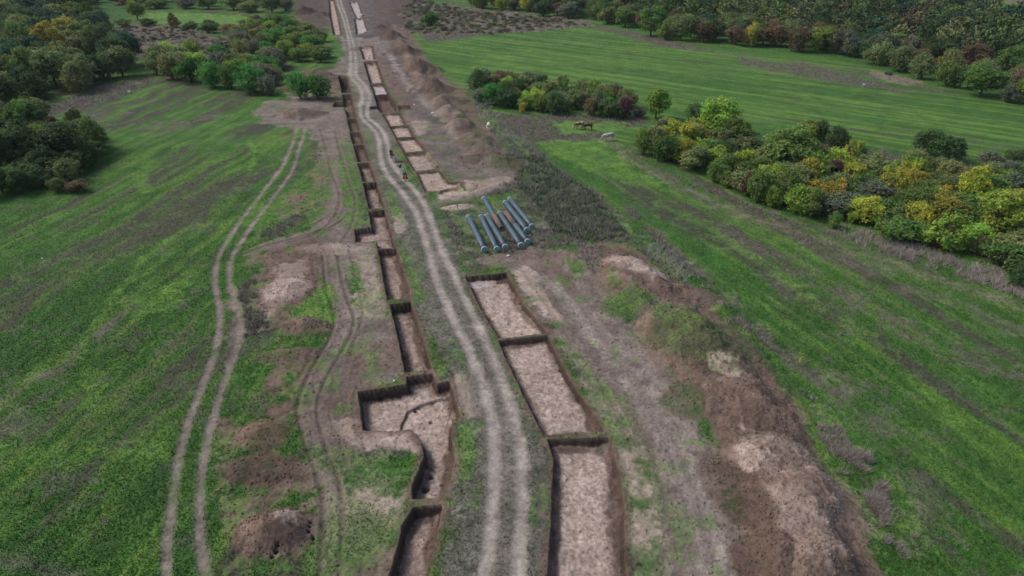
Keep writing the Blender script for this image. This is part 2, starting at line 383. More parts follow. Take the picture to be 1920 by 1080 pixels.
# --- top scrub and far land
paint([(750,20),(800,8),(950,22),(1100,40),(1125,48),(1000,60),(900,66),(805,70),(775,60)], 'scrub', 1.5, 3, rough=.25)
paint([(790,66),(900,66),(870,72),(800,80)], 'weed', 1, 2, .8)
paint([(1110,46),(1180,58),(1330,95),(1560,130),(1700,150),(1780,175),(1620,140),(1450,112),(1240,88),(1120,54)], 'weed', 1, 2, .8)
paint([(1640,132),(1740,155),(1700,162),(1630,140)], 'dry', 1, 2, .8)
paint([(1380,108),(1500,120),(1640,150),(1700,175),(1600,160),(1480,140),(1390,122)], 'weed', 1.5, 3, .7)
paint([(1500,262),(1700,285),(1920,330),(1920,345),(1700,310),(1560,285)], 'weed', 1.5, 3, .6)
paint([(190,62),(225,45),(330,50),(445,78),(440,98),(360,112),(270,112),(205,90)], 'scrub', 1.5, 3, rough=.25)
paint([(270,24),(330,24),(420,28),(560,36),(565,50),(480,50),(380,42),(285,44)], 'bright', 2, 3)
paint([(-200,160),(200,150),(190,62),(270,20),(560,-20),(420,-120),(-400,-120),(-600,160)], 'dgrass', 2, 3)
paint([(880,-20),(1130,44),(1500,98),(1920,190),(2300,260),(2300,-60),(1780,-60),(900,-60)], 'dgrass', 2, 3)
paint([(1780,-45),(2300,-60),(2300,70),(1920,48),(1800,22)], 'bright', 2, 3)
paint([(1870,-6),(2300,-6),(2300,12),(1920,16)], 'redsoil', 2, 3, .9)
band([(1740,-6),(1800,5),(1860,13),(1930,24),(2100,50)], 'track', 2.2, 1, .5, .9)
paint([(0,358),(80,348),(190,330),(200,250),(90,215),(-200,220),(-200,380)], 'dgrass', 1, 1.5, .8)

# --- dirt road: two pale ruts
RL = [(628,-60),(632,0),(642,30),(650,60),(656,90),(657,120),(657,145),(673,162),(679,183),(675,203),(678,220),(693,235),(705,250),(711,270),(714,300),(722,321),(734,338),(750,355),(763,373),(777,393),(785,413),(792,437),(805,480),(816,520),(838,572),(860,620),(885,670),(904,720),(918,770),(925,825),(926,900),(922,975),(917,1020),(908,1080),(900,1200)]
RR = [(634,-60),(638,0),(648,30),(656,60),(664,90),(667,120),(668,143),(683,158),(692.5,178),(692,190),(687.5,207),(690,220),(705,232),(718,247),(726,270),(732,298),(742,316),(756,334),(772,350),(788,370),(801,393),(810,418),(820,447),(835,485),(862,540),(890,597),(922,667),(946,725),(962,775),(975,825),(979,900),(977,975),(975,1020),(972,1080),(968,1200)]
RM = [((a[0] + b[0]) / 2, (a[1] + b[1]) / 2) for a, b in zip(RL, RR)]
band(RM, 'verge', 2.2, .9, .5, .8)
band(RM[18:], 'gray', .6, .5, .2, .35)
band(RL, 'track', .40, .36, .05, .95, .06)
band(RR, 'track', .40, .36, .05, .95, .06)
band(RM[5:10], 'track', 1.2, .8, .4, .5)
FL = [(556,238),(552,256),(545,275),(530,310),(500,350),(470,390),(440,430),(410,480),(402,520),(408,560),(412,600),(405,650),(385,710),(360,770),(340,840),(325,920),(315,1000),(312,1080),(308,1200)]
FR = [(572,238),(567,258),(560,280),(547,320),(520,360),(490,400),(457,445),(434,485),(430,530),(440,570),(450,610),(440,660),(415,730),(395,800),(380,870),(375,940),(375,1010),(385,1080),(400,1200)]
FM = [((a[0] + b[0]) / 2, (a[1] + b[1]) / 2) for a, b in zip(FL, FR)]
band(FL, 'gray', .36, .26, .06, .95, .07)
band(FR, 'gray', .36, .28, .08, .95, .07)
band(FL, 'track', .15, .25, .05, .35)
band(FR, 'track', .15, .25, .05, .30)
band([(434,540),(446,610),(436,670)], 'gray', .5, .6, .4, .6)
for pts, half, cl in ((RM, 1.55, 1), (FM, 1.6, 2)):
    p = smooth(pts, 4); idx = near(W(p), half + 1)
    CLS[idx[line_dist(p, idx) < half]] = cl

# ------------------------------------------------------------------ trenches
TR = [  # outline at the rim, depth, floor, wall, category text
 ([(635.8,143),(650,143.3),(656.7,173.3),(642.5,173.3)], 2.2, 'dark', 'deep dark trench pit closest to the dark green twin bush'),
 ([(643.5,177.5),(658,177.5),(660.5,191),(667,219),(652.5,219.5),(646.5,200),(626,200),(628.5,191.7),(644.5,191.7)], 1.2, 'soil', 'narrow trench section with a side slot to the left'),
 ([(652,221.8),(668.3,221.5),(675,244),(657.5,245)], 1.0, 'soil', 'narrow trench section just below the one with the side slot'),
 ([(657,247.8),(675,247),(682.5,268.5),(662.5,270)], 1.0, 'soil', 'short narrow trench section level with the road bend'),
 ([(664,272.5),(683,271.5),(692.5,301),(671.7,303)], 1.0, 'soil', 'narrow trench section left of the walker in black'),
 ([(671.7,306.5),(692.5,305.5),(705,338),(681.7,340)], 1.0, 'pale', 'narrow trench section level with the walker in the orange skirt'),
 ([(681.7,344),(705.8,342),(720.8,388),(692.5,390.5)], 1.1, 'pale', 'narrow trench section with pinkish floor above the hooked one'),
 ([(692.5,396),(721,393.5),(741,463.5),(709,464.8),(706,451),(667.5,452.5),(666,430),(697.5,425)], 1.0, 'pale', 'hooked trench section with a square bay on its left'),
 ([(710,468.5),(742.5,466),(769.5,557.5),(727.5,562)], 1.05, 'pale', 'long narrow trench section left of the pipes yard'),
 ([(732.5,571.5),(770,566),(795,645),(809,690),(760,696),(745,622)], 1.1, 'pale', 'long narrow trench section ending at the wide stepped pit'),
 ([(673.8,735),(687.5,732.5),(763.8,720),(763.8,706),(810,701),(818.8,720),(842.5,716),(850,737.5),(862.5,780),(847.5,785),(845,810),(850,860),(842.5,897.5),(831,930),(775,934),(775,910),(785,885),(797.5,855),(790,825),(770,801),(737.5,806),(682.5,804),(678.8,782.5)], 1.15, 'pale', 'wide stepped pit with a house-shaped hollow and a curved tail'),
 ([(776,951),(826.5,949),(819,997),(810,1035),(800,1080),(780,1200),(700,1200),(732,1080),(745,1035),(755,987)], 1.0, 'pale', 'narrow trench section at the bottom edge beside the road'),
 ([(683.8,117.5),(707.5,116),(720,155),(695,156)], .9, 'pale', 'wide trench section with a dark far wall at the head of the road bend'),
 ([(695,158),(721,156.8),(730,176),(702.5,177)], .7, 'white', 'short wide trench section with grey wet floor'),
 ([(702.5,178.5),(730,177.5),(751,208),(714,210.5),(711,204),(696,204),(696,201),(709,199)], 1.5, 'soil', 'wide trench section with a deep black far wall'),
 ([(717.5,212.8),(751,211.5),(761.7,233),(731,235)], .5, 'pale', 'wide trench square, first below the black walled section'),
 ([(731,236.8),(766,234.3),(778,255.5),(742.5,257)], .5, 'pale', 'wide trench square, second below the black walled section'),
 ([(742.5,259.3),(779,257.5),(800,282.5),(758,285)], .5, 'pale', 'wide trench square, third below the black walled section'),
 ([(758,288),(799,285.5),(824,314),(777.5,319)], .5, 'pale', 'wide trench square right of the walkers, with a mottled yellow floor'),
 ([(782,323),(824,319.5),(842,341.5),(863,341),(868,350),(846,351),(822,356),(798,359)], .35, 'pale', 'last wide trench square before the pipes, open at its near end'),
 ([(875,520),(950,512.5),(980,567.5),(1025,624),(936,634.5),(922.5,612.5),(900,572.5)], .65, 'pale', 'wide trench section below the pipes with a white patch in its far corner'),
 ([(936,640),(1027,630),(1062,700),(1092,745),(1132,807),(1020,814),(985,745),(950,672)], .65, 'pale', 'middle wide trench section below the pipes'),
 ([(1028.8,824),(1140,820),(1162.5,892.5),(1170,962),(1172,1080),(1178,1200),(1020,1200),(1030,1060),(1037.5,900),(1040,860)], .75, 'pale', 'widest trench section at the bottom edge right of the road'),
 ([(746,197.5),(769,197),(771,204),(748,204.5)], .9, 'soil', 'small side slot right of the wide trench'),
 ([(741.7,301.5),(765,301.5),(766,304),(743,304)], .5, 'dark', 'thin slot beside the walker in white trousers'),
 ([(617,0),(626,0),(635,32),(640,64),(626,66),(619,30)], .8, 'pale', 'farthest narrow trench with a white patch'),
 ([(655,5),(672,3),(681,32),(668,34)], .6, 'white', 'farthest wide trench with pale floor'),
 ([(665,36),(682,34),(690,57),(669,66)], .6, 'white', 'far wide trench section with bright floor and dark near end'),
 ([(675,88),(699,87),(703,112),(683,112)], .7, 'pale', 'small pit between brown heaps with rubble'),
 ([(675,215),(677,213.5),(681,216),(679,218)], .3, 'soil', 'x'),
]
TR = TR[:-1]
tr_label = {}
# loose upcast around the rims
for i, (pts, dep, floor, lab) in enumerate(TR):
    poly = W(pts); m = 1.2
    idx = near(poly, m)
    if not len(idx): continue
    wob = .06 * MED[idx] + .04 * FINE[idx]
    sd = seg_sdf(poly, X[idx], Y[idx]) + wob
    cell = CELL[idx]
    ww = np.maximum(.08, np.minimum(cell * .45, .3))
    t = sstep(-ww, ww, sd)
    # crumbled foot of the wall
    foot = .18 * np.clip(1 - (sd - ww) / .45, 0, 1) * (sd > 0) * (1 + MED[idx]) * min(dep, 1.)
    floorz = -dep + foot + .03 * FINE[idx] + .03 * MED[idx]
    Z[idx] = Z[idx] * (1 - t) + floorz * t
    # colours: layered dark topsoil in the wall, subsoil floor, dark crumbs at the foot
    ft = (.5 * T[floor][idx] + .5 * T[floor].mean(0)[None]) * (1 + .14 * UU[idx] + .08 * FINE[idx])[:, None]
    if 3 < i < 10 or i == 11: ft += (T['soil'][idx] - ft) * .38
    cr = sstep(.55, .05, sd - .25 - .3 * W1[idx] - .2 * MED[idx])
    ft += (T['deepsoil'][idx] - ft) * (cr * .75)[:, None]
    wl = (t > .02) & (sd < ww + .12)
    c = ALB[idx]
    rimw = sstep(-.8, -.15, sd + .25 * MED[idx]) * (1 - t)
    c = c + (T['soil'][idx] * .9 - c) * (rimw * .9)[:, None]
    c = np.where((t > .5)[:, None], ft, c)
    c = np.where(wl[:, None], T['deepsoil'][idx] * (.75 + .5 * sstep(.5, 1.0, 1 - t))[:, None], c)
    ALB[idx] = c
    GR[idx] *= (1 - sstep(-.7, -.1, sd)); WD[idx] *= (1 - sstep(-.3, 0, sd))
    CLS[idx[sd > -.12]] = 10 + i
    ROUGH[idx[sd > 0]] = .02
    tr_label[10 + i] = lab
def floor_paint(pts, tex, z, soft=.15, warp=.2, k=1.0):
    poly = W(pts, z); idx = near(poly, 1)
    idx = idx[CLS[idx] >= 10]
    sd = seg_sdf(poly, X[idx], Y[idx]) + warp * (MED[idx] + .5 * FINE[idx] + .4 * W1[idx])
    w = sstep(-soft, soft, sd) * k
    ALB[idx] += (T[tex][idx] - ALB[idx]) * w[:, None]
def dig(pts, z, extra, ww=.08, k=.8):
    poly = W(pts, z); idx = near(poly, 1)
    sd = seg_sdf(poly, X[idx], Y[idx]) + .04 * MED[idx]
    t = sstep(-ww, ww, sd)
    Z[idx] -= extra * t
    edge = np.exp(-(sd / (ww * 1.3)) ** 2)
    ALB[idx] += (T['deepsoil'][idx] - ALB[idx]) * (edge * k)[:, None]
def hole(x, y, z, r, dep):
    cx, cy = P(x, y, z); idx = np.nonzero((np.abs(X - cx) < r + .3) & (np.abs(Y - cy) < r + .3))[0]
    d = np.hypot(X[idx] - cx, Y[idx] - cy); t = sstep(r + .04, r - .04, d)
    Z[idx] -= dep * t
    ALB[idx] += (T['dark'][idx] - ALB[idx]) * (t * .8)[:, None]
dig([(750,812),(752.5,795),(765,772),(790,760),(820,750),(843,748),(846,770),(834,808),(820,815),(787,815),(770,808)], -1.15, .22)
hole(779.5, 772, -1.35, .13, .5); hole(808, 792, -1.35, .16, .5)
hole(808, 896, -1.15, .16, .6); hole(798, 919, -1.15, .28, .8)
dig([(824,363),(828,355),(842,350),(858,352),(866,357),(860,361),(845,364)], 0, .45, .2, .3)
dig([(866,341),(888,343),(892,350),(882,356),(872,358)], 0, .18, .1, .6)
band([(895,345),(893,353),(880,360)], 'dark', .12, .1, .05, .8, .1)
band([(670,452),(690,444),(715,437),(735,440)], 'deepsoil', .15, .1, .1, .8)
floor_paint([(880,530),(920,526),(925,535),(900,541),(884,540)], 'white', -.6, k=.9)
floor_paint([(928,523),(950,518),(952,530),(930,534)], 'dark', -.6, k=.9)
floor_paint([(960,560),(978,556),(985,566),(965,572)], 'deepsoil', -.6, k=.9)
floor_paint([(1095,765),(1130,790),(1128,808),(1100,806),(1098,785)], 'deepsoil', -.6, k=.9)
floor_paint([(1142,870),(1165,890),(1172,1080),(1178,1200),(1150,1200),(1145,1060),(1138,960)], 'deepsoil', -.7, .3, .4, .85)
floor_paint([(1035,845),(1150,835),(1150,860),(1110,850),(1040,852)], 'deepsoil', -.7, .2, .25, .8)
floor_paint([(1110,835),(1138,835),(1140,850),(1118,852)], 'verge', -.7, .2, .2, .7)
floor_paint([(1040,850),(1052,855),(1048,1000),(1045,1200),(1020,1200),(1032,1000)], 'soil', -.7, .1, .1, .8)  # shade under the hidden left wall, painted into the floor colour
floor_paint([(985,745),(1000,745),(1030,812),(1010,812)], 'deepsoil', -.6, .15, .15, .4)  # left wall's shade in the middle section, put in as darker floor colour
for q in ([(750,480),(770,560),(757,560),(738,490)], [(780,600),(806,690),(796,690),(772,620)], [(835,850),(850,850),(846,900),(832,930),(832,880)], [(812,1000),(820,990),(808,1050),(795,1080),(796,1040)]):
    floor_paint(q, 'deepsoil', -1.0, .2, .3, .85)
floor_paint([(765,650),(775,700),(760,700),(752,680)], 'dark', -1.0, .2, .2, .7)
floor_paint([(780,290),(815,290),(822,312),(800,314)], 'dry', -.5, .4, .4, .5)
floor_paint([(845,170),(850,175)] * 2, 'soil', 0)

# ------------------------------------------------------------------ the long bank itself, then its heaps
for pts, hh_ in (([(1105,470),(1180,470),(1290,560),(1390,660),(1500,790),(1580,940),(1620,1100),(1600,1240),(1430,1240),(1400,1000),(1340,850),(1280,740),(1200,640),(1140,560)], 1.15),
                 ([(740,60),(765,80),(800,140),(850,190),(900,240),(950,290),(970,325),(900,305),(850,250),(800,195),(758,130)], .8)):
    pw_ = W(pts); idx = near(pw_, 1); idx = idx[CLS[idx] < 10]
    sd = seg_sdf(pw_, X[idx], Y[idx]) + .7 * W1[idx]
    e_ = sstep(-.4, 2.6, sd)
    rg_ = 1 - np.abs(fbm(X[idx], Y[idx] * .8, 1.5, 4, 77))
    Z[idx] += hh_ * e_ * (.8 + .35 * W2[idx] + .12 * W1[idx]) + e_ * .10 * rg_
    ROUGH[idx] += .03 * e_
    k_ = sstep(.0, .7, W2[idx] + .5 * W1[idx] + .3 * MED[idx]) * e_ * .30
    ALB[idx] += (T['pale'][idx] * .85 - ALB[idx]) * k_[:, None]
    k_ = sstep(.0, .6, -W2[idx] + .4 * MED[idx] - .1) * e_ * .6
    ALB[idx] += (T['deepsoil'][idx] - ALB[idx]) * k_[:, None]

HP = [ # centre on the ground (photo point), half width, half depth (m), turn, height, material, roughness, label
 (1196,512, 4.2,2.2,-35,1.2,'pale',.16,'pale crumbly spoil heap at the head of the near bank, beside grey brush'),
 (1175,580, 3.0,3.0,0,1.3,'mossy',.05,'rounded green tinged spoil heap jutting left into the haul way'),
 (1290,556, 4.0,2.6,-30,1.6,'soil',.14,'brown lumpy spoil heap next to the dry thistles'),
 (1325,650, 5.2,4.6,-20,2.1,'mossy',.07,'large mossy spoil heap in the middle of the near bank'),
 (1405,765, 4.6,3.2,-20,1.6,'soil',.10,'dark brown flat spoil heap below the large mossy one'),
 (1290,752, 2.6,2.6,-20,.9,'mossy',.05,'low green tinged spoil heap on the inner side of the bank'),
 (1450,868, 3.0,2.6,-20,1.2,'pale',.08,'pale tan spoil heap with hoof prints on the near bank'),
 (1380,935, 1.9,4.6,15,.9,'deepsoil',.08,'long dark brown spoil ridge beside the haul way'),
 (1535,950, 3.6,3.4,-20,1.5,'pale',.09,'broad pale spoil heap at the lower end of the bank'),
 (1560,1090, 3.6,2.6,-10,1.4,'soil',.09,'brown spoil heap cut by the bottom edge of the picture'),
 (1430,1060, 2.6,2.6,0,.9,'deepsoil',.07,'low dark spoil heap at the bottom edge beside the haul way'),
 (733,73, 4.4,7.0,20,3.0,'dark',.25,'black peaty spoil heap near the head of the far trenches'),
 (757,100, 6.0,6.0,10,2.6,'deepsoil',.25,'dark brown spoil heap just below the black peaty one'),
 (785,134, 6.0,5.0,20,3.4,'soil',.18,'big smooth brown spoil heap bordering the far green field'),
 (812,169, 5.4,4.0,20,2.7,'soil',.22,'brown spoil heap below the big smooth one'),
 (842,192, 4.6,2.6,30,1.9,'pale',.2,'tan ribbed spoil heap by the fallen grey branches'),
 (838,214, 3.6,2.6,35,1.6,'pale',.16,'smaller tan spoil heap below the ribbed one'),
 (858,240, 3.4,2.2,30,1.5,'pale',.12,'tan topped spoil heap amid mossy banks'),
 (905,268, 5.0,3.6,-25,1.8,'mossy',.16,'mossy spoil heap next to the white cow'),
 (940,306, 4.4,3.6,-25,1.9,'mossy',.16,'mossy brown spoil heap at the near end of the far bank'),
 (895,300, 3.2,2.4,-25,1.0,'mossy',.1,'low mossy spoil heap on the inner side of the far bank'),
 (752,22, 7.0,8.0,10,2.2,'deepsoil',.3,'wide dark spoil heap right of the farthest trenches'),
 (785,38, 6.0,6.0,-20,1.8,'deepsoil',.3,'dark spoil heap at the corner of the brown scrub'),
 (712,52, 3.0,5.0,10,1.2,'deepsoil',.25,'low dark heap beside the far bright trench section'),
 (603,30, 4.0,7.0,0,2.0,'deepsoil',.3,'dark heap left of the farthest narrow trench'),
 (588,148, 6.2,4.4,10,3.2,'redsoil',.35,'reddish brown lumpy spoil heap behind the dark green twin bush'),
 (548,168, 4.0,3.6,0,1.6,'deepsoil',.25,'small dark spoil heap left of the dark green twin bush'),
 (563,215, 4.8,3.0,0,1.9,'soil',.12,'conical brown spoil heap in front of the dark green twin bush'),
 (535,545, 2.7,3.0,0,.8,'pale',.18,'pale ragged spoil heap beside the field track'),
 (575,612, 2.9,1.9,-10,1.0,'soil',.06,'brown wedge-shaped spoil heap with bright grass on its back'),
 (548,668, 3.0,1.5,10,.7,'soil',.07,'flat pinkish spoil heap left of the curving machine ruts'),
 (492,815, 2.3,1.9,0,.9,'redsoil',.05,'reddish spoil heap beside the field track'),
 (495,885, 3.0,1.6,0,.45,'deepsoil',.07,'low dark brown spoil heap between the reddish and round ones'),
 (512,1000, 3.1,2.1,10,1.6,'redsoil',.08,'round brown spoil heap with burrow holes near the bottom edge'),
 (570,24, 5.0,8.0,0,3.2,'dark',.3,'black spoil heap at the far left of the dig'),
 (590,58, 6.5,5.0,-30,1.6,'deepsoil',.2,'long dark spoil heap by the far grass strip'),
 (857,389, 2.6,1.0,12,.6,'pale',.05,'small tan spoil heap left of the pipes'),
 (668,94, 2.6,3.2,0,.8,'soil',.15,'small brown heap on the left of the rubble pit'),
]
hp_label = {}
HH = np.zeros(N, np.float32)
HSC = {'gray': .8, 'pale': .58, 'mossy': .62, 'soil': .68, 'deepsoil': .6, 'redsoil': .8, 'dark': .9}
for i, (cx, cy, rx, ry, rot, h, tex, rg, lab) in enumerate(HP):
    wx, wy = P(cx, cy); R = max(rx, ry) * 2.6
    idx = np.nonzero((np.abs(X - wx) < R) & (np.abs(Y - wy) < R) & ((CLS < 10) | (CLS >= 100)))[0]
    if not len(idx): continue
    a = math.radians(rot); dx, dy = X[idx] - wx, Y[idx] - wy
    p = (dx * math.cos(a) + dy * math.sin(a)) / rx; q = (-dx * math.sin(a) + dy * math.cos(a)) / ry
    r = np.sqrt(p * p + q * q) / 1.28 * (1 + .22 * W1[idx] + .14 * MED[idx] + .12 * W2[idx])
    prof = np.clip(1 - r, 0, 1)
    prof = np.clip(.6 * sstep(0, 1, prof) * 1.35 + .4 * prof, 0, 1.1)
    ridge = 1 - np.abs(fbm(dx * math.cos(a) + dy * math.sin(a), (-dx * math.sin(a) + dy * math.cos(a)) * .6, .9, 3, 50 + i))
    h = h * (HSC[tex] if cy > 250 and cx > 700 else .9)
    hh = h * prof * (.78 + .20 * W1[idx]); rg = rg * (.6 if cy > 250 else 1.5) + rg * (ridge - .5) * 1.6 * sstep(0, .4, prof) + ((.5 * rg + .06) * (FINE[idx] + .6 * MED[idx]) + (.35 * W1[idx] + .2 * MED[idx]) * (cy < 250)) * sstep(0, .3, prof)
    up = hh > HH[idx]
    tk = .28 if (tex == 'pale' and (cy > 700 or cy < 250)) else 1.0
    w = tk * sstep(.06, .42, prof + .16 * MED[idx] + .10 * W1[idx]) * up * (.62 + .3 * sstep(-.4, .4, W1[idx] + .5 * FINE[idx]))
    ALB[idx] += (T[tex][idx] * (.88 + .25 * ridge)[:, None] - ALB[idx]) * w[:, None]
    g = GV.get(tex, 0) * .6
    GR[idx] += (g - GR[idx]) * w; WD[idx] += (0 - WD[idx]) * w
    HH[idx] = np.where(up, hh, HH[idx])
    CLS[idx[(prof > .10) & up & (CLS[idx] < 1000)]] = 100 + i
    k_ = sstep(.15, .8, fbm(X[idx], Y[idx], 1.1, 3, 90 + i) + .3 * FINE[idx]) * w * .3
    ALB[idx] += (T['deepsoil'][idx] - ALB[idx]) * k_[:, None]
    hp_label[100 + i] = lab
CLSh = CLS >= 100
Z += HH
# green skins growing over some heaps
def over(pts, tex, z, k=.8, soft=.4, warp=.5, patch=-.2):
    paint(pts, tex, soft, warp, k, z=z, patch=patch)
over([(590,548),(618,528),(628,590),(625,600),(575,592),(540,588)], 'bright', .5)
over([(1130,548),(1190,540),(1230,560),(1180,590),(1130,575)], 'grass', 1.0, .6)
over([(1225,560),(1320,575),(1400,620),(1380,680),(1270,650),(1220,620)], 'grass', 1.5, .55, patch=0)
over([(1330,660),(1380,650),(1400,700),(1350,720)], 'pale', 1.2, .6, patch=-.1)
over([(1380,800),(1420,790),(1440,860),(1400,880)], 'pale', .8, .6, patch=0)
over([(1500,880),(1540,900),(1560,960),(1520,940)], 'deepsoil', 1, .6, patch=0)
over([(1470,940),(1530,950),(1600,1040),(1540,1080),(1480,1020)], 'pale', 1.0, .2)
over([(480,820),(530,790),(540,830),(500,860)], 'deepsoil', .6, .5, patch=0)
over([(515,950),(560,945),(545,975),(520,970)], 'pale', 1.0, .7, patch=-.4)
over([(870,240),(935,250),(930,275),(880,265)], 'verge', 1.2, .6)
over([(905,290),(970,300),(940,325),(890,310)], 'verge', 1.2, .5)
for (x, y, r) in ((518,1012,.14),(514,1020,.16),(506,1028,.1),(580,968,.13),(578,976,.1),(576,984,.12),(584,992,.1)):
    hole(x, y, .9, r, .35)

# clods, tussocks and tiny relief, faded where the sheet gets too coarse to carry them
print("relief")
amp = np.clip(1.2 - CELL / .5, 0, 1)
Z += (ROUGH * (FINE * .9 + UU * .7) * amp * np.where(CLS == 1, .35, 1)).astype(np.float32)
Z += (.022 * np.clip(GR, 0, 1) * FINE * amp).astype(np.float32)
Z += (np.clip(WD, 0, 1) * np.clip(MED + .1, 0, 1) * (.10 + .28 * BR) * (CLS < 10)).astype(np.float32)
m = ROUGH > .1
Z[m] += (ROUGH[m] * 2.2 * np.clip(W1[m] + .3, 0, 2)).astype(np.float32)
# seedlings on the bare ground, worn specks in the turf
sp_ = fbm(X, Y, 1.7, 3, 61)
k_ = sstep(.25, .8, sp_ + .45 * FINE + .3 * W2) * .50 * (GR < .6) * (HH < .8) * ((CLS < 10) & (CLS != 1)) * (Y < 170)
ALB += (T['grass'] - ALB) * k_[:, None]
k_ = sstep(.35, .95, -sp_ + .5 * FINE - .3 * W2) * .45 * (GR > .6) * (CLS < 10) * (Y < 120)
ALB += (WEED[None] * 1.25 - ALB) * k_[:, None]
# small-scale colour life
v = 1 + .16 * UU * np.clip(1.2 - CELL / .4, .3, 1) + .12 * FINE + .10 * MED
ALB *= v[:, None]
np.clip(ALB, .004, .9, out=ALB)
Z[Y > 1000] = 0; Z[Y < 20] = 0

# ------------------------------------------------------------------ materials
def new_mat(name):
    m = bpy.data.materials.new(name); m.use_nodes = True
    nt = m.node_tree; b = nt.nodes["Principled BSDF"]
    return m, nt, b
def nd(nt, t, **kw):
    n = nt.nodes.new(t)
    for k, v in kw.items():
        if k.startswith('_'): setattr(n, k[1:], v)
        else: n.inputs[k.replace('__', ' ')].default_value = v
    return n
def earth_material():
    m, nt, b = new_mat("earth_and_turf")
    L = nt.links.new
    at = nd(nt, "ShaderNodeAttribute", _attribute_name="alb")
    geo = nd(nt, "ShaderNodeNewGeometry")
    n1 = nd(nt, "ShaderNodeTexNoise", Scale=3.2, Detail=6.0, Roughness=.65)
    n2 = nd(nt, "ShaderNodeTexNoise", Scale=14.0, Detail=4.0, Roughness=.7)
    n3 = nd(nt, "ShaderNodeTexNoise", Scale=.35, Detail=3.0, Roughness=.6)
    for n in (n1, n2, n3): L(geo.outputs['Position'], n.inputs['Vector'])
    r1 = nd(nt, "ShaderNodeMapRange"); r1.inputs[1].default_value = .3; r1.inputs[2].default_value = .7; r1.inputs[3].default_value = .80; r1.inputs[4].default_value = 1.20
    L(n1.outputs[0], r1.inputs[0])
    r2 = nd(nt, "ShaderNodeMapRange"); r2.inputs[1].default_value = .3; r2.inputs[2].default_value = .7; r2.inputs[3].default_value = .78; r2.inputs[4].default_value = 1.22
    L(n2.outputs[0], r2.inputs[0])
    r3 = nd(nt, "ShaderNodeMapRange"); r3.inputs[1].default_value = .3; r3.inputs[2].default_value = .7; r3.inputs[3].default_value = .88; r3.inputs[4].default_value = 1.12
    L(n3.outputs[0], r3.inputs[0])
    mu = nd(nt, "ShaderNodeMath", _operation='MULTIPLY'); L(r1.outputs[0], mu.inputs[0]); L(r2.outputs[0], mu.inputs[1])
    mu2 = nd(nt, "ShaderNodeMath", _operation='MULTIPLY'); L(mu.outputs[0], mu2.inputs[0]); L(r3.outputs[0], mu2.inputs[1])
    sc = nd(nt, "ShaderNodeVectorMath", _operation='SCALE'); L(at.outputs['Color'], sc.inputs[0]); L(mu2.outputs[0], sc.inputs['Scale'])
    L(sc.outputs[0], b.inputs['Base Color'])
    b.inputs['Roughness'].default_value = .95
    b.inputs['Specular IOR Level'].default_value = .15
    bp = nd(nt, "ShaderNodeBump", Strength=.6, Distance=.06)
    L(n2.outputs[0], bp.inputs['Height']); L(bp.outputs[0], b.inputs['Normal'])
    return m
M_EARTH = earth_material()

def noise_mat(name, c1, c2, scale=4.0, rough=.7, metal=0.0, bump=.0, detail=5.0, spec=.4):
    m, nt, b = new_mat(name); L = nt.links.new
    tc = nd(nt, "ShaderNodeTexCoord"); n = nd(nt, "ShaderNodeTexNoise", Scale=scale, Detail=detail, Roughness=.65)
    L(tc.outputs['Object'], n.inputs['Vector'])
    cr = nd(nt, "ShaderNodeValToRGB"); cr.color_ramp.elements[0].position = .33; cr.color_ramp.elements[1].position = .68
    cr.color_ramp.elements[0].color = (*c1, 1); cr.color_ramp.elements[1].color = (*c2, 1)
    L(n.outputs[0], cr.inputs[0]); L(cr.outputs[0], b.inputs['Base Color'])
    b.inputs['Roughness'].default_value = rough; b.inputs['Metallic'].default_value = metal; b.inputs['Specular IOR Level'].default_value = spec
    if bump:
        bp = nd(nt, "ShaderNodeBump", Strength=bump, Distance=.02); L(n.outputs[0], bp.inputs['Height']); L(bp.outputs[0], b.inputs['Normal'])
    return m

# ------------------------------------------------------------------ mesh helpers
def build_mesh(name, V, F, mat=None, smooth_shade=True, color=None):
    """V (n,3), F (m,k) of one face size"""
    me = bpy.data.meshes.new(name)
    V = np.asarray(V, np.float32); F = np.asarray(F, np.int32)
    me.vertices.add(len(V)); me.vertices.foreach_set("co", V.ravel())
    k = F.shape[1]
    me.loops.add(F.size); me.loops.foreach_set("vertex_index", F.ravel())
    me.polygons.add(len(F)); me.polygons.foreach_set("loop_start", np.arange(0, F.size, k, dtype=np.int32))
    try: me.polygons.foreach_set("loop_total", np.full(len(F), k, np.int32))
    except Exception: pass
    if color is not None:
        a = me.attributes.new("alb", 'FLOAT_COLOR', 'POINT')
        c4 = np.ones((len(V), 4), np.float32); c4[:, :3] = color
        a.data.foreach_set("color", c4.ravel())
    me.update(calc_edges=True)
    if smooth_shade: me.polygons.foreach_set("use_smooth", np.ones(len(F), bool))
    else: me.polygons.foreach_set("use_smooth", np.zeros(len(F), bool))
    if mat: me.materials.append(mat)
    return me
def obj(name, me, parent=None, loc=(0, 0, 0)):
    o = bpy.data.objects.new(name, me); C.objects.link(o)
    o.location = loc
    if parent: o.parent = parent
    return o
def tag(o, label=None, cat=None, group=None, kind=None):
    if label: o['label'] = label
    if cat: o['category'] = cat
    if group: o['group'] = group
    if kind: o['kind'] = kind
    return o
def empty(name, loc=(0, 0, 0), rz=0.0):
    o = bpy.data.objects.new(name, None); C.objects.link(o)
    o.location = loc; o.rotation_euler = (0, 0, rz); o.empty_display_size = .3
    return o

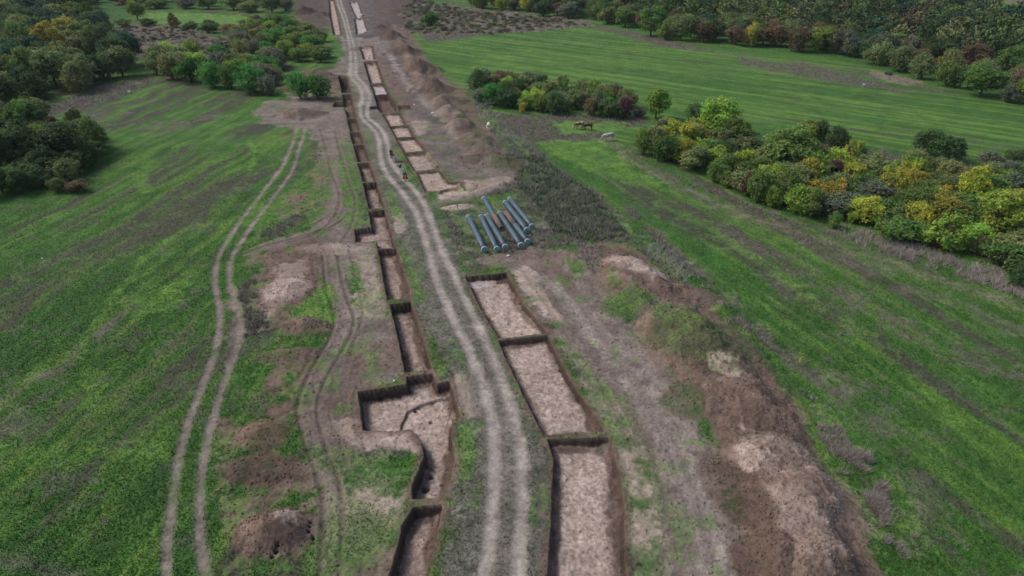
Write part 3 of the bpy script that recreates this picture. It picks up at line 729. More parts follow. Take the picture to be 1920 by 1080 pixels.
# ------------------------------------------------------------------ cut the sheet into ground, roads, trenches and heaps
print("meshing ground")
VV = np.stack([X, Y, Z], 1)
ii = np.arange(NR * NC, dtype=np.int32).reshape(NR, NC)
a, b_, c_, d_ = ii[:-1, :-1].ravel(), ii[:-1, 1:].ravel(), ii[1:, 1:].ravel(), ii[1:, :-1].ravel()
FF = np.stack([a, d_, c_, b_], 1)
fcls = np.maximum.reduce([CLS[FF[:, k]] for k in range(4)])
def piece(name, mask, centre=True):
    f = FF[mask]; u, inv = np.unique(f.ravel(), return_inverse=True)
    v = VV[u]; loc = np.zeros(3)
    if centre:
        loc = np.array([(v[:, 0].min() + v[:, 0].max()) / 2, (v[:, 1].min() + v[:, 1].max()) / 2, 0.0])
    me = build_mesh(name, v - loc, inv.reshape(-1, 4), M_EARTH, True, ALB[u])
    return obj(name, me, loc=tuple(loc))
tag(piece("ground", fcls == 0, False), 'grass fields and trampled brown earth around the dig', kind='structure')
tag(piece("dirt_road", fcls == 1), 'pale two rut dirt road winding up through the dig', kind='structure')
tag(piece("field_track", fcls == 2), 'two rut track curving down the left green field', kind='structure')
for k, lab in tr_label.items():
    m_ = fcls == k
    if m_.sum() > 6: tag(piece("trench", m_), lab, kind='structure')
for k, lab in hp_label.items():
    m_ = fcls == k
    if m_.sum() > 10: tag(piece("spoil_heap", m_), lab, 'dirt heap', 'spoil heaps thrown up beside the trenches')

def ground_z(x, y):
    i = int(np.argmin((X - x) ** 2 + (Y - y) ** 2)); return float(Z[i])
def ground_zs(x, y):                             # fast: rows then columns
    r = np.searchsorted(-rowD, -y); r = np.clip(r, 0, NR - 1)
    u = x / rowT[r]; c = np.clip(np.searchsorted(cu, u), 0, NC - 1)
    return Z[r * NC + c]

# ------------------------------------------------------------------ plants: leaf and stem materials
def leaf_material():
    m, nt, b = new_mat("autumn_leaves"); L = nt.links.new
    oi = nd(nt, "ShaderNodeObjectInfo"); at = nd(nt, "ShaderNodeAttribute", _attribute_name="lv")
    # each leaf spray leans a little lighter / yellower than its neighbours
    sp = nd(nt, "ShaderNodeSeparateColor"); L(at.outputs['Color'], sp.inputs[0])
    hs = nd(nt, "ShaderNodeHueSaturation")
    mr = nd(nt, "ShaderNodeMapRange"); mr.inputs[3].default_value = .47; mr.inputs[4].default_value = .53; L(sp.outputs[1], mr.inputs[0])
    L(mr.outputs[0], hs.inputs['Hue'])
    mv = nd(nt, "ShaderNodeMapRange"); mv.inputs[3].default_value = .45; mv.inputs[4].default_value = 1.65; L(sp.outputs[0], mv.inputs[0])
    L(mv.outputs[0], hs.inputs['Value'])
    hs.inputs['Saturation'].default_value = 1.04
    L(oi.outputs['Color'], hs.inputs['Color'])
    L(hs.outputs[0], b.inputs['Base Color'])
    b.inputs['Roughness'].default_value = .7; b.inputs['Specular IOR Level'].default_value = .15
    tr = nd(nt, "ShaderNodeBsdfTranslucent"); L(hs.outputs[0], tr.inputs[0])
    mx = nd(nt, "ShaderNodeMixShader"); mx.inputs[0].default_value = .36
    L(b.outputs[0], mx.inputs[1]); L(tr.outputs[0], mx.inputs[2])
    L(mx.outputs[0], nt.nodes["Material Output"].inputs[0])
    return m
M_LEAF = leaf_material()
M_BARK = noise_mat("bark", (.045, .035, .028), (.12, .10, .085), 6, .9, bump=.4)
M_TWIG = noise_mat("grey_twigs", (.10, .092, .09), (.21, .195, .19), 3, .9)

def quads(cen, nrm, size, aspect, rng):
    n = len(cen)
    r = rng.normal(size=(n, 3)); t = np.cross(nrm, r); t /= np.linalg.norm(t, axis=1, keepdims=True) + 1e-9
    bt = np.cross(nrm, t)
    s = size[:, None]
    q = np.stack([cen - t * s, cen - bt * s * aspect + nrm * s * .15, cen + t * s, cen + bt * s * aspect + nrm * s * .15], 1)
    return q.reshape(-1, 3), np.arange(4 * n).reshape(-1, 4)
def crown_arrays(seed, lobes, leaves, leaf, zlo, zhi, flat=1.0, spread=.62, lr=(.26, .46), top=0.0, spiky=0.0):
    """unit crown: radius about 1 across, z runs zlo..zhi (fractions of the height given by scale)"""
    rng = np.random.default_rng(seed)
    cc = []; rr = []
    while len(cc) < lobes:
        d = rng.normal(size=3); d /= np.linalg.norm(d)
        rad = rng.uniform(.25, 1) ** .5 * spread
        p = d * rad; cc.append(p); rr.append(rng.uniform(*lr) * (1.1 - .35 * rad))
    cc = np.array(cc); rr = np.array(rr); shade = rng.random(lobes); hue = rng.random(lobes)
    K = 7                                        # leaves on one shoot
    ns = int(leaves * 1.7 / K)
    per = rng.choice(lobes, ns, p=rr ** 2 / (rr ** 2).sum())
    d = rng.normal(size=(ns, 3)); d /= np.linalg.norm(d, axis=1, keepdims=True)
    d[:, 2] = np.where(rng.random(ns) < .5, np.abs(d[:, 2]), d[:, 2])
    p0 = cc[per] + d * (rr[per] * rng.uniform(.45, .85, ns))[:, None]
    up = np.array([0, 0, 1.0])
    g = d * rng.uniform(.5, 1.0, (ns, 1)) + up * rng.uniform(.1, .9 + spiky, (ns, 1)) + rng.normal(size=(ns, 3)) * .25
    g /= np.linalg.norm(g, axis=1, keepdims=True)
    ln = rr[per] * rng.uniform(.35, .75 + .5 * spiky, ns)
    t = (np.arange(K) + .5) / K
    p = (p0[:, None, :] + g[:, None, :] * (ln[:, None] * t[None])[..., None] + rng.normal(size=(ns, K, 3)) * .028).reshape(-1, 3)
    per = np.repeat(per, K); d = np.repeat(d, K, 0); g = np.repeat(g, K, 0); sh2 = np.repeat(rng.random(ns), K)
    keep = np.ones(len(p), bool)
    for k in range(lobes):
        inside = (np.linalg.norm(p - cc[k], axis=1) < rr[k] * .6) & (per != k); keep &= ~inside
    idx = np.nonzero(keep)[0]
    idx = idx[:leaves] if len(idx) > leaves else idx
    p, d, per, g, sh2 = p[idx], d[idx], per[idx], g[idx], sh2[idx]
    n = d * .8 + rng.normal(size=d.shape) * .6; n[:, 2] += .45; n /= np.linalg.norm(n, axis=1, keepdims=True)
    sz = leaf * rng.uniform(.6, 1.3, len(p))
    V, F = quads(p, n, sz, .55, rng)
    shade_l = .5 * shade[per] + .5 * sh2
    ext = np.abs(V[:, :2]).max(); V[:, :2] /= ext
    z = V[:, 2]; z = (z - z.min()) / (z.max() - z.min()); V[:, 2] = zlo + (zhi - zlo) * z
    lv = np.clip(.25 * rng.random(len(p)) + .65 * shade_l + .08 * rng.normal(size=len(p)) + top * (p[:, 2] * .5), 0, 1)
    hv = np.clip(.6 * hue[per] + .4 * rng.random(len(p)), 0, 1)
    return V, F, np.repeat(lv, 4), np.repeat(hv, 4)
def leaf_mesh(name, V, F, lv, hv):
    me = build_mesh(name, V, F, M_LEAF, False)
    a = me.attributes.new("lv", 'FLOAT_COLOR', 'POINT'); c = np.ones((len(V), 4), np.float32); c[:, 0] = lv; c[:, 1] = hv
    a.data.foreach_set("color", c.ravel()); return me
def tube(path, rad, sides=6):
    V = []; F = []; path = [Vector(p) for p in path]
    for i, p in enumerate(path):
        d = (path[min(i + 1, len(path) - 1)] - path[max(i - 1, 0)]).normalized()
        a_ = d.orthogonal().normalized(); b2 = d.cross(a_)
        for k in range(sides):
            t = 2 * math.pi * k / sides; V.append(p + (a_ * math.cos(t) + b2 * math.sin(t)) * rad[i])
    for i in range(len(path) - 1):
        for k in range(sides):
            k2 = (k + 1) % sides; F.append((i * sides + k, i * sides + k2, (i + 1) * sides + k2, (i + 1) * sides + k))
    return [tuple(v) for v in V], F
def join(parts):
    V = []; F = []; n = 0
    for v, f in parts: V += list(v); F += [tuple(i + n for i in q) for q in f]; n += len(v)
    return np.array(V, np.float32), np.array(F, np.int32)
def trunk_mesh(name, seed, stems=1, top=.75, r=.05, limbs=7, spreadr=.55):
    rnd = random.Random(seed); parts = []
    for s in range(stems):
        a0 = rnd.uniform(0, 6.28); lean = rnd.uniform(.02, .12) if stems == 1 else rnd.uniform(.25, .55)
        ex, ey = math.cos(a0) * lean, math.sin(a0) * lean
        path = [(ex * t * 1.0 + rnd.uniform(-.02, .02), ey * t + rnd.uniform(-.02, .02), top * t) for t in (0, .25, .5, .75, 1)]
        path[0] = (ex * .1, ey * .1, -.03)
        parts.append(tube(path, [r * 1.25, r, r * .75, r * .5, r * .15]))
        for k in range(limbs):
            t = rnd.uniform(.3, .9); i = int(t * 4); p = Vector(path[i]).lerp(Vector(path[min(i + 1, 4)]), t * 4 - i)
            a = rnd.uniform(0, 6.28); l = spreadr * rnd.uniform(.5, 1)
            q = p + Vector((math.cos(a) * l * .5, math.sin(a) * l * .5, .10)); e = p + Vector((math.cos(a) * l, math.sin(a) * l, .22 * rnd.uniform(.5, 1.3)))
            parts.append(tube([p, q, e], [r * .45, r * .28, r * .06], 4))
    V, F = join(parts); return build_mesh(name, V, F, M_BARK, True)
def bare_mesh(name, seed, n=150):
    rnd = random.Random(seed); parts = []
    for k in range(n):
        a = rnd.uniform(0, 6.28); tilt = rnd.uniform(.05, 1.0); L0 = rnd.uniform(.6, 1.0)
        base = Vector((rnd.uniform(-.12, .12), rnd.uniform(-.12, .12), 0))
        e = Vector((math.cos(a) * tilt, math.sin(a) * tilt, L0 * (1.05 - .35 * tilt)))
        mid = base.lerp(e, .5) + Vector((rnd.uniform(-.06, .06), rnd.uniform(-.06, .06), rnd.uniform(0, .08)))
        parts.append(tube([base, mid, e], [.018, .012, .003], 3))
        for j in range(3):
            p = mid.lerp(e, rnd.uniform(0, .8)); q = p + Vector((rnd.uniform(-.2, .2), rnd.uniform(-.2, .2), rnd.uniform(.02, .22)))
            parts.append(tube([p, q], [.008, .002], 3))
    V, F = join(parts); return build_mesh(name, V, F, M_TWIG, True)

print("plants")
# kind: (crown mesh, trunk mesh)
CR = {}
for k in range(4):
    CR['round', k] = leaf_mesh("round_crown", *crown_arrays(100 + k, 26, 6800, .052, .08, 1.0, spread=.70, lr=(.20, .40), spiky=.3))
    CR['tall', k] = leaf_mesh("tall_crown", *crown_arrays(200 + k, 30, 6800, .050, .12, 1.0, spread=.78, lr=(.16, .34), spiky=.7))
    CR['bush', k] = leaf_mesh("bush_foliage", *crown_arrays(300 + k, 22, 5600, .052, -.03, 1.0, spread=.68, lr=(.22, .42), spiky=.7))
    CR['loose', k] = leaf_mesh("loose_foliage", *crown_arrays(400 + k, 22, 2300, .062, .02, 1.0, spread=.85, lr=(.14, .30), spiky=.9))
TK = {('round', 0): trunk_mesh("trunk", 1), ('round', 1): trunk_mesh("trunk", 2), ('bush', 0): trunk_mesh("stems", 3, 5, .7, .03, 3, .35), ('bush', 1): trunk_mesh("stems", 4, 6, .65, .03, 3, .35)}
BARE = [bare_mesh("bare_branches", 60 + k) for k in range(3)]

LC = {  # leaf colour, wording
 'dark': ((.050, .086, .034), 'dark green'), 'blue': ((.040, .084, .050), 'bluish green'), 'mid': ((.086, .138, .040), 'mid green'),
 'olive': ((.120, .145, .060), 'olive green'), 'lime': ((.170, .235, .050), 'lime green'), 'yellow': ((.22, .25, .048), 'bright yellow'),
 'gold': ((.225, .195, .048), 'golden orange'), 'russet': ((.115, .092, .055), 'russet brown'), 'wine': ((.085, .040, .045), 'wine red'),
 'grey': ((.105, .118, .080), 'grey green'), 'rust': ((.15, .085, .045), 'rusty orange'), 'fresh': ((.055, .150, .040), 'fresh green'),
}
PLANTS = []                                      # (kind, colour, x, y, radius, height, zone)
def put(kind, colr, px, py, wpx, hpx, zone):
    """px,py: foot of the plant in the photo; wpx,hpx: its width and height there"""
    s = S(py); R = wpx / 2 / s; x, y = P(px, py)
    PLANTS.append([kind, colr, x, y + R * .45, R * 1.12, hpx / s * 1.08, zone])
def fill(poly, spacing, kinds, cols, rad, hgt, zone, jitter=.25, keep=1.0, seed=0, ridge=None):
    rng = random.Random(1000 + seed); pw = W(poly); x0, y0 = pw.min(0); x1, y1 = pw.max(0)
    n = int((x1 - x0) * (y1 - y0) / spacing ** 2 * 14)
    cand = [(rng.uniform(x0, x1), rng.uniform(y0, y1)) for _ in range(n)]
    ca = np.array(cand, np.float32)
    ins = seg_sdf(pw, ca[:, 0], ca[:, 1]) > 0
    pts = []
    for (x, y), k in zip(cand, ins):
        if not k: continue
        sp = spacing * rng.uniform(.8, 1.2)
        if any((x - p[0]) ** 2 + (y - p[1]) ** 2 < sp * sp for p in pts): continue
        if any((x - p[2]) ** 2 + (y - p[3]) ** 2 < (p[4] * .75) ** 2 for p in PLANTS): continue
        pts.append((x, y))
        if rng.random() > keep: continue
        c = cols[int(rng.random() * len(cols))]; R = rng.uniform(*rad)
        PLANTS.append([kinds[int(rng.random() * len(kinds))], c, x, y, R, rng.uniform(*hgt) * (.8 + .2 * R / rad[1]), zone])

# --- zones of the photo
ZB = 'in the big right-hand hedge'
for a in [('bush','mid',1208,292,42,52), ('loose','grey',1243,270,40,52), ('bush','mid',1250,306,58,50), ('round','lime',1345,262,84,72), ('round','mid',1385,278,60,52), ('bush','dark',1305,246,44,50),
          ('round','mid',1480,325,112,80), ('loose','yellow',1508,275,46,46), ('bush','dark',1535,268,40,44), ('bush','dark',1572,282,48,46), ('loose','yellow',1598,310,34,46),
          ('bush','dark',1615,298,26,24), ('loose','yellow',1330,285,34,22), ('loose','yellow',1358,300,22,22), ('bush','olive',1440,320,60,50),
          ('bush','mid',1340,342,38,36), ('bush','mid',1365,352,38,30), ('bush','wine',1402,370,28,48), ('bush','mid',1432,385,62,64), ('bush','lime',1450,392,36,44), ('bush','mid',1480,388,50,66),
          ('bush','mid',1526,412,62,54), ('loose','yellow',1530,350,34,46), ('bush','wine',1562,345,40,44), ('bush','wine',1548,365,28,30), ('loose','gold',1570,378,50,42), ('loose','yellow',1600,355,48,48),
          ('loose','yellow',1665,355,48,42), ('loose','yellow',1700,350,44,46), ('bush','olive',1640,375,50,44), ('round','dark',1740,295,62,48), ('round','dark',1785,305,56,46), ('bush','olive',1725,325,56,44), ('bush','olive',1760,330,44,38),
          ('bush','mid',1785,345,48,40), ('tall','yellow',1825,395,62,80), ('loose','gold',1765,385,50,38), ('tall','lime',1880,462,110,98), ('tall','yellow',1905,425,70,66), ('bush','rust',1758,465,28,28), ('bush','russet',1687,458,26,30),
          ('bush','dark',1628,415,48,46), ('bush','olive',1650,430,40,36), ('bush','lime',1780,455,46,50), ('bush','olive',1690,430,50,44), ('bush','lime',1600,420,26,24), ('bush','mid',1565,430,26,34), ('bush','olive',1838,482,44,40), ('bush','mid',1880,492,50,34),
          ('bush','dark',1912,545,44,60), ('loose','grey',1880,500,50,34), ('bush','dark',1905,320,46,40), ('bush','grey',1860,320,60,34), ('bush','grey',1890,345,60,40)]:
    put(*a, ZB)
fill([(1215,286),(1260,250),(1330,262),(1420,290),(1500,300),(1600,325),(1680,335),(1800,345),(1960,350),(2060,380),(2060,540),(1920,522),(1820,485),(1700,455),(1600,425),(1500,398),(1400,362),(1300,318)], 3.2,
     ['bush','bush','round','loose','bush'], ['mid','olive','olive','lime','yellow','mid','grey','dark','mid','olive','gold','mid','lime','yellow','olive'], (2.6, 4.0), (3.2, 5.4), ZB, seed=1)
ZM = 'in the hedge above the grazing cows'
for a in [('bush','dark',900,180,44,48), ('bush','fresh',925,200,50,42), ('bush','dark',1042,216,44,46), ('bush','lime',985,202,30,30), ('bush','gold',980,212,16,20), ('bush','mid',945,192,36,40),
          ('bush','russet',1110,220,26,34), ('bush','mid',1140,216,34,34), ('bush','wine',1172,224,34,42), ('bush','dark',1165,224,34,26), ('bush','olive',1080,206,44,36), ('bush','olive',1010,190,40,34), ('bush','mid',1125,200,40,30)]:
    put(*a, ZM)
fill([(880,150),(960,152),(1050,165),(1140,185),(1185,200),(1190,222),(1120,218),(1000,212),(900,200)], 4.0, ['bush','bush','loose'], ['mid','olive','dark','russet','grey','lime','olive'], (2.2, 3.4), (3.2, 4.8), ZM, seed=2)
put('round', 'lime', 1232, 226, 50, 56, 'alone by the gap between the two right-hand hedges')
put('loose', 'grey', 1200, 222, 34, 20, 'at the gap between the two right-hand hedges')
ZT = 'beside the dirt road, in front of the reddish heap'
put('bush', 'fresh', 560, 187, 50, 50, ZT); put('bush', 'fresh', 595, 188, 60, 46, ZT)
ZL = 'in the dark clump at the left edge'
for a in [('round','mid',45,260,66,66), ('round','olive',65,250,60,60), ('bush','wine',105,262,30,44), ('bush','olive',138,250,40,44), ('bush','mid',175,290,60,66), ('round','yellow',70,300,66,58), ('round','dark',30,330,110,90), ('round','dark',110,318,90,80), ('bush','dark',150,315,60,60),
          ('bush','olive',182,280,36,40), ('bush','mid',0,365,36,60), ('round','dark',80,340,70,60), ('bush','olive',105,362,36,30), ('bush','russet',140,362,50,22), ('bush','dark',12,240,30,40), ('bush','olive',170,262,30,30)]:
    put(*a, ZL)
fill([(-250,240),(20,230),(90,240),(190,262),(196,300),(120,345),(0,372),(-250,390)], 3.6, ['round','bush'], ['dark','dark','mid','olive'], (2.2, 3.4), (3.5, 5), ZL, seed=3)
ZH = 'at the head of the left field'
for a in [('bush','fresh',355,158,60,46), ('bush','fresh',395,166,62,46), ('bush','mid',430,168,40,44), ('bush','fresh',468,177,62,52), ('bush','grey',500,180,40,36), ('bush','lime',517,150,32,28), ('bush','olive',320,152,60,50), ('bush','olive',290,140,44,40)]:
    put(*a, ZH)
fill([(270,142),(340,135),(420,140),(520,165),(525,120),(610,118),(600,70),(540,48),(470,55),(440,90),(370,112),(280,118)], 5.6, ['bush','bush','round'], ['mid','olive','olive','fresh','mid','lime','olive','grey'], (3.0, 4.6), (4, 6.5), ZH, seed=4)
fill([(200,60),(280,50),(420,52),(540,48),(500,60),(440,74),(330,52),(225,50)], 8, ['bush'], ['mid','olive','dark','russet'], (2.6, 4), (3, 5), ZH, seed=5)
ZW = 'in the wood at the upper left'
for a in [('tall','gold',95,115,66,66), ('tall','gold',125,90,56,54), ('round','yellow',75,85,56,48), ('tall','gold',115,140,44,56), ('bush','olive',145,175,56,50), ('bush','mid',188,150,56,46), ('bush','dark',60,190,60,50), ('bush','dark',15,200,50,50), ('loose','gold',35,178,40,24), ('round','lime',255,38,34,34),('bush','mid',325,52,18,26)]:
    put(*a, ZW)
fill([(-300,215),(0,206),(70,190),(165,168),(235,145),(250,120),(200,100),(190,58),(180,40),(-300,40)], 7.4, ['round','tall','round'], ['dark','dark','blue','mid','olive'], (4.0, 6.0), (7, 10.5), ZW, seed=6)
fill([(-300,40),(180,40),(160,8),(100,-4),(-300,-4)], 11, ['round','tall'], ['dark','blue','mid'], (5.0, 6.8), (8, 11), ZW, seed=16)
ZF = 'along the far upper edge'
fill([(160,10),(300,18),(500,26),(552,30),(540,-14),(160,-28)], 10.5, ['round','bush'], ['mid','olive','grey','dark','russet'], (4.4, 6.5), (5, 8), ZF, seed=7)
put('bush', 'fresh', 806, 50, 40, 22, ZF)
ZR = 'along the upper right wood'
for a in [('bush','yellow',940,22,30,26), ('bush','yellow',985,22,30,24), ('bush','dark',1018,32,40,28), ('bush','grey',1065,36,50,30), ('bush','olive',1140,46,44,30), ('round','mid',1222,70,58,52), ('round','olive',1278,78,52,46), ('bush','mid',1250,76,40,36), ('bush','rust',1317,72,22,24), ('round','dark',1340,80,40,40),
          ('bush','gold',1408,88,34,44), ('bush','russet',1455,88,50,40), ('bush','russet',1500,98,52,44), ('round','lime',1545,100,56,46), ('bush','grey',1600,108,50,36), ('bush','olive',1650,124,56,44), ('bush','olive',1690,136,56,48), ('bush','olive',1732,150,50,44), ('loose','gold',1762,140,28,32), ('bush','mid',1780,164,50,44),
          ('round','mid',1850,184,84,58), ('bush','dark',1810,168,44,40), ('bush','grey',1900,194,44,34), ('round','mid',1895,150,60,60), ('loose','gold',1475,40,22,30), ('bush','mid',1930,198,50,50)]:
    put(*a, ZR)
fill([(870,14),(1020,26),(1120,38),(1230,66),(1330,82),(1450,88),(1560,100),(1700,134),(1800,160),(1940,190),(2080,220),(2080,190),(1940,160),(1780,124),(1600,84),(1440,66),(1300,56),(1150,24),(1000,12),(880,4)], 7.2, ['round','bush','round'], ['mid','olive','dark','blue','russet','olive','grey'], (3.6, 5.4), (5.5, 9), ZR, seed=9)
def photo_x(p):                                  # where it shows, to count left to right
    return 960 + FOC * p[2] / (p[3] * CP + CAM_H * SP)
PLANTS = [p for p in PLANTS if -35 < photo_x(p) < 1955]
from collections import Counter
print(Counter((p[6], p[0] in ("bush","loose")) for p in PLANTS))

def ordinal(n):
    o = ['', 'first', 'second', 'third', 'fourth', 'fifth', 'sixth', 'seventh', 'eighth', 'ninth', 'tenth', 'eleventh', 'twelfth', 'thirteenth', 'fourteenth', 'fifteenth', 'sixteenth', 'seventeenth', 'eighteenth', 'nineteenth']
    if n < 20: return o[n]
    t = ['', '', 'twent', 'thirt', 'fort', 'fift', 'sixt', 'sevent', 'eight', 'ninet'][n // 10]
    return t + 'ieth' if n % 10 == 0 else t + 'y-' + o[n % 10]
bykey = {}
for p in PLANTS:
    shrub = p[0] in ('bush', 'loose')
    bykey.setdefault((p[6], p[1], shrub), []).append(p)
print("plants", len(PLANTS), {k: len(v) for k, v in bykey.items() if len(v) > 15})
split = {}
for (zone, colr, shrub), ps in bykey.items():
    if len(ps) <= 12: split[(zone, colr, shrub, '')] = ps; continue
    ps.sort(key=lambda p: p[3]); n3 = 2 if len(ps) < 26 else 3
    for j in range(n3):
        split[(zone, colr, shrub, (', near side', ', far side')[j] if n3 == 2 else (', near side', ', midway deep', ', far side')[j])] = ps[j * len(ps) // n3:(j + 1) * len(ps) // n3]
for (zone, colr, shrub, deep), ps in split.items():
    ps.sort(key=photo_x); zone = zone + deep
    for k, p in enumerate(ps):
        w = LC[colr][1] + (' shrub' if shrub else ' tree')
        if len(ps) == 1: lab = f"only {w} {zone}"
        elif k == 0: lab = f"leftmost {w} {zone}"
        elif k == len(ps) - 1: lab = f"rightmost {w} {zone}"
        else: lab = f"{ordinal(k + 1)} {w} from the left {zone}"
        p.append(lab)
rnd = random.Random(5)
for p in PLANTS:
    kind, colr, x, y, R, h, zone, lab = p
    shrub = kind in ('bush', 'loose')
    z = float(ground_zs(x, y))
    r = empty('shrub' if shrub else 'tree', (x, y, z - .05), rnd.uniform(0, 6.28)); r.scale = (R, R, h)
    tag(r, lab, 'shrub' if shrub else 'tree', 'shrubs and trees ' + zone)
    if colr == 'grey' and kind == 'loose':
        obj('branches', BARE[rnd.randrange(3)], r)
        cr = obj('foliage', CR['loose', rnd.randrange(4)], r); cr.scale = (.8, .8, .8)
    else:
        cr = obj('foliage' if shrub else 'crown', CR[kind, rnd.randrange(4)], r)
        obj('stem' if shrub else 'trunk', TK['bush' if shrub else 'round', rnd.randrange(2)], r)
    c = LC[colr][0]; v = {ZW: 1.75, ZR: 1.75, ZM: 2.2, ZH: 1.95, ZL: 1.8}.get(zone, 1.9) * rnd.uniform(.78, 1.22); h1 = rnd.uniform(-.12, .12)
    cr.color = (c[0] * v * (1 + h1), c[1] * v, c[2] * v, 1)

# the closed wood behind the front trees: one mass nobody could count
def wood_mass(name, poly, spacing, seed, label, Rr=(3.6, 5.6), Hr=(7, 11), keys=('dark', 'blue', 'dark', 'mid', 'dark', 'olive', 'mid', 'mid', 'dark', 'olive', 'dark', 'mid', 'blue', 'dark', 'olive', 'russet')):
    rng = random.Random(seed); pw = W(poly); x0, y0 = pw.min(0); x1, y1 = pw.max(0); pts = []
    for _ in range(int((x1 - x0) * (y1 - y0) / spacing ** 2 * 9)):
        x, y = rng.uniform(x0, x1), rng.uniform(y0, y1)
        if any((x - p[0]) ** 2 + (y - p[1]) ** 2 < spacing ** 2 for p in pts): continue
        pts.append((x, y))
    pa = np.array(pts, np.float32); pa = pa[seg_sdf(pw, pa[:, 0], pa[:, 1]) > 0]
    base = [crown_arrays(500 + k, 14, 1100, .088, .1, 1.0, lr=(.26, .48)) for k in range(5)]
    Vs, Cs = [], []
    pal = [LC[k][0] for k in keys]
    for x, y in pa:
        V, F, lv, hv = base[rng.randrange(5)]
        a = rng.uniform(0, 6.28); R = rng.uniform(*Rr); h = rng.uniform(*Hr)
        q = np.stack([(V[:, 0] * math.cos(a) - V[:, 1] * math.sin(a)) * R + x, (V[:, 0] * math.sin(a) + V[:, 1] * math.cos(a)) * R + y, V[:, 2] * h], 1)
        c = np.array(pal[rng.randrange(len(pal))]) * rng.uniform(1.1, 1.7)
        Vs.append(q); Cs.append(c[None] * (.70 + .7 * lv)[:, None])
    V = np.concatenate(Vs); Cc = np.concatenate(Cs)
    m, nt, b = new_mat("wood_leaves"); at = nd(nt, "ShaderNodeAttribute", _attribute_name="alb")
    n_ = nd(nt, "ShaderNodeTexNoise", Scale=.8, Detail=3.0); geo = nd(nt, "ShaderNodeNewGeometry"); nt.links.new(geo.outputs['Position'], n_.inputs['Vector'])
    mr = nd(nt, "ShaderNodeMapRange"); mr.inputs[3].default_value = .5; mr.inputs[4].default_value = 1.5; nt.links.new(n_.outputs[0], mr.inputs[0])
    vm = nd(nt, "ShaderNodeVectorMath", _operation='SCALE'); nt.links.new(at.outputs['Color'], vm.inputs[0]); nt.links.new(mr.outputs[0], vm.inputs['Scale'])
    nt.links.new(vm.outputs[0], b.inputs['Base Color']); b.inputs['Roughness'].default_value = .8; b.inputs['Specular IOR Level'].default_value = .1
    print(name, len(pa), len(V) // 4)
    return tag(obj(name, build_mesh(name, V, np.arange(len(V)).reshape(-1, 4), m, False, Cc)), label, kind='stuff')
wood_mass("woodland", [(900,-8),(1000,9),(1150,21),(1300,53),(1440,63),(1600,80),(1780,120),(1940,155),(2150,200),(2300,160),(2150,90),(1960,62),(1880,42),(1790,14),(1700,-16),(1400,-42),(1100,-40),(880,-30)], 6.6, 21, 'closed dark green wood filling the upper right')
wood_mass("woodland", [(-400,-8),(120,-14),(300,-30),(700,-44),(900,-40),(860,-8),(790,-8),(760,-16),(560,-22),(540,-16),(300,-30),(140,-24),(-400,-60)], 8.5, 22, 'line of woods beyond the head of the dig')

wood_mass("scrub", [(770,64),(900,66),(1000,58),(1100,48),(1010,34),(900,24),(780,0),(750,20)], 3.2, 23, 'low grey brown scrub above the far green field', (1.0, 2.2), (.6, 1.7), ('grey', 'olive', 'russet', 'grey', 'mid'))
wood_mass("scrub", [(205,85),(270,108),(360,108),(435,98),(445,80),(330,52),(230,48),(195,62)], 3.2, 24, 'low reddish grey scrub on the meadow at the upper left', (.9, 1.8), (.5, 1.2), ('russet', 'grey', 'russet'))

# ------------------------------------------------------------------ grass tufts and dry weeds standing on the ground
print("grass")
def tufts(name, idx, blades, hmin, hmax, width, lean, tint, label, jit=1.0, seed=3, lift=1.0, colour=None):
    rng = np.random.default_rng(seed); n = len(idx)
    cell = np.stack([rowT[idx // NC] * 1.5, CELL[idx]], 1)
    x = X[idx] + rng.uniform(-.5, .5, n) * cell[:, 0] * jit; y = Y[idx] + rng.uniform(-.5, .5, n) * np.minimum(cell[:, 1], 1) * jit
    z = Z[idx]; sc = (.75 + np.clip(np.sqrt((Y[idx] + 10) / 60), .6, 2.2) * .45)
    Vs = np.zeros((n, blades, 3, 3), np.float32); Cc = np.zeros((n, blades, 3, 3), np.float32)
    base = ALB[idx] if colour is None else colour[None] * np.ones((n, 3))
    base = base * tint
    for k in range(blades):
        a = rng.uniform(0, 6.28, n); b = rng.uniform(0, 6.28, n); h = rng.uniform(hmin, hmax, n) * sc; l = rng.uniform(.1, lean, n) * h; w = width * rng.uniform(.7, 1.3, n) * sc
        ox = rng.uniform(-.6, .6, n) * h * .5; oy = rng.uniform(-.6, .6, n) * h * .5
        Vs[:, k, 0] = np.stack([x + ox - np.cos(b) * w, y + oy - np.sin(b) * w, z - .02], 1)
        Vs[:, k, 1] = np.stack([x + ox + np.cos(b) * w, y + oy + np.sin(b) * w, z - .02], 1)
        Vs[:, k, 2] = np.stack([x + ox + np.cos(a) * l, y + oy + np.sin(a) * l, z + h], 1)
        vv = (rng.uniform(.8, 1.25, (n, 1)) if colour is None else rng.uniform(.65, 1.45, (n, 1))) * base
        Cc[:, k, :] = vv[:, None, :]
    V = Vs.reshape(-1, 3); Cc = Cc.reshape(-1, 3)
    m, nt, b_ = new_mat(name + "_blades"); at = nd(nt, "ShaderNodeAttribute", _attribute_name="alb")
    nt.links.new(at.outputs['Color'], b_.inputs['Base Color']); b_.inputs['Roughness'].default_value = .8; b_.inputs['Specular IOR Level'].default_value = .1
    me = build_mesh(name, V, np.arange(len(V)).reshape(-1, 3), m, False, Cc)
    # blades take the colour of the turf unless one is passed in
    return tag(obj(name, me), label, kind='stuff')
rr_ = RNG.random(N)
vis = (PX > -120) & (PX < 2040) & (Y > 22)
gi = np.nonzero(vis & (Y < 120) & (GR > .35) & (rr_ < .30 * np.clip(GR, 0, 1)) & ((CLS < 10) | (CLS >= 100)))[0]
print("tufts", len(gi))
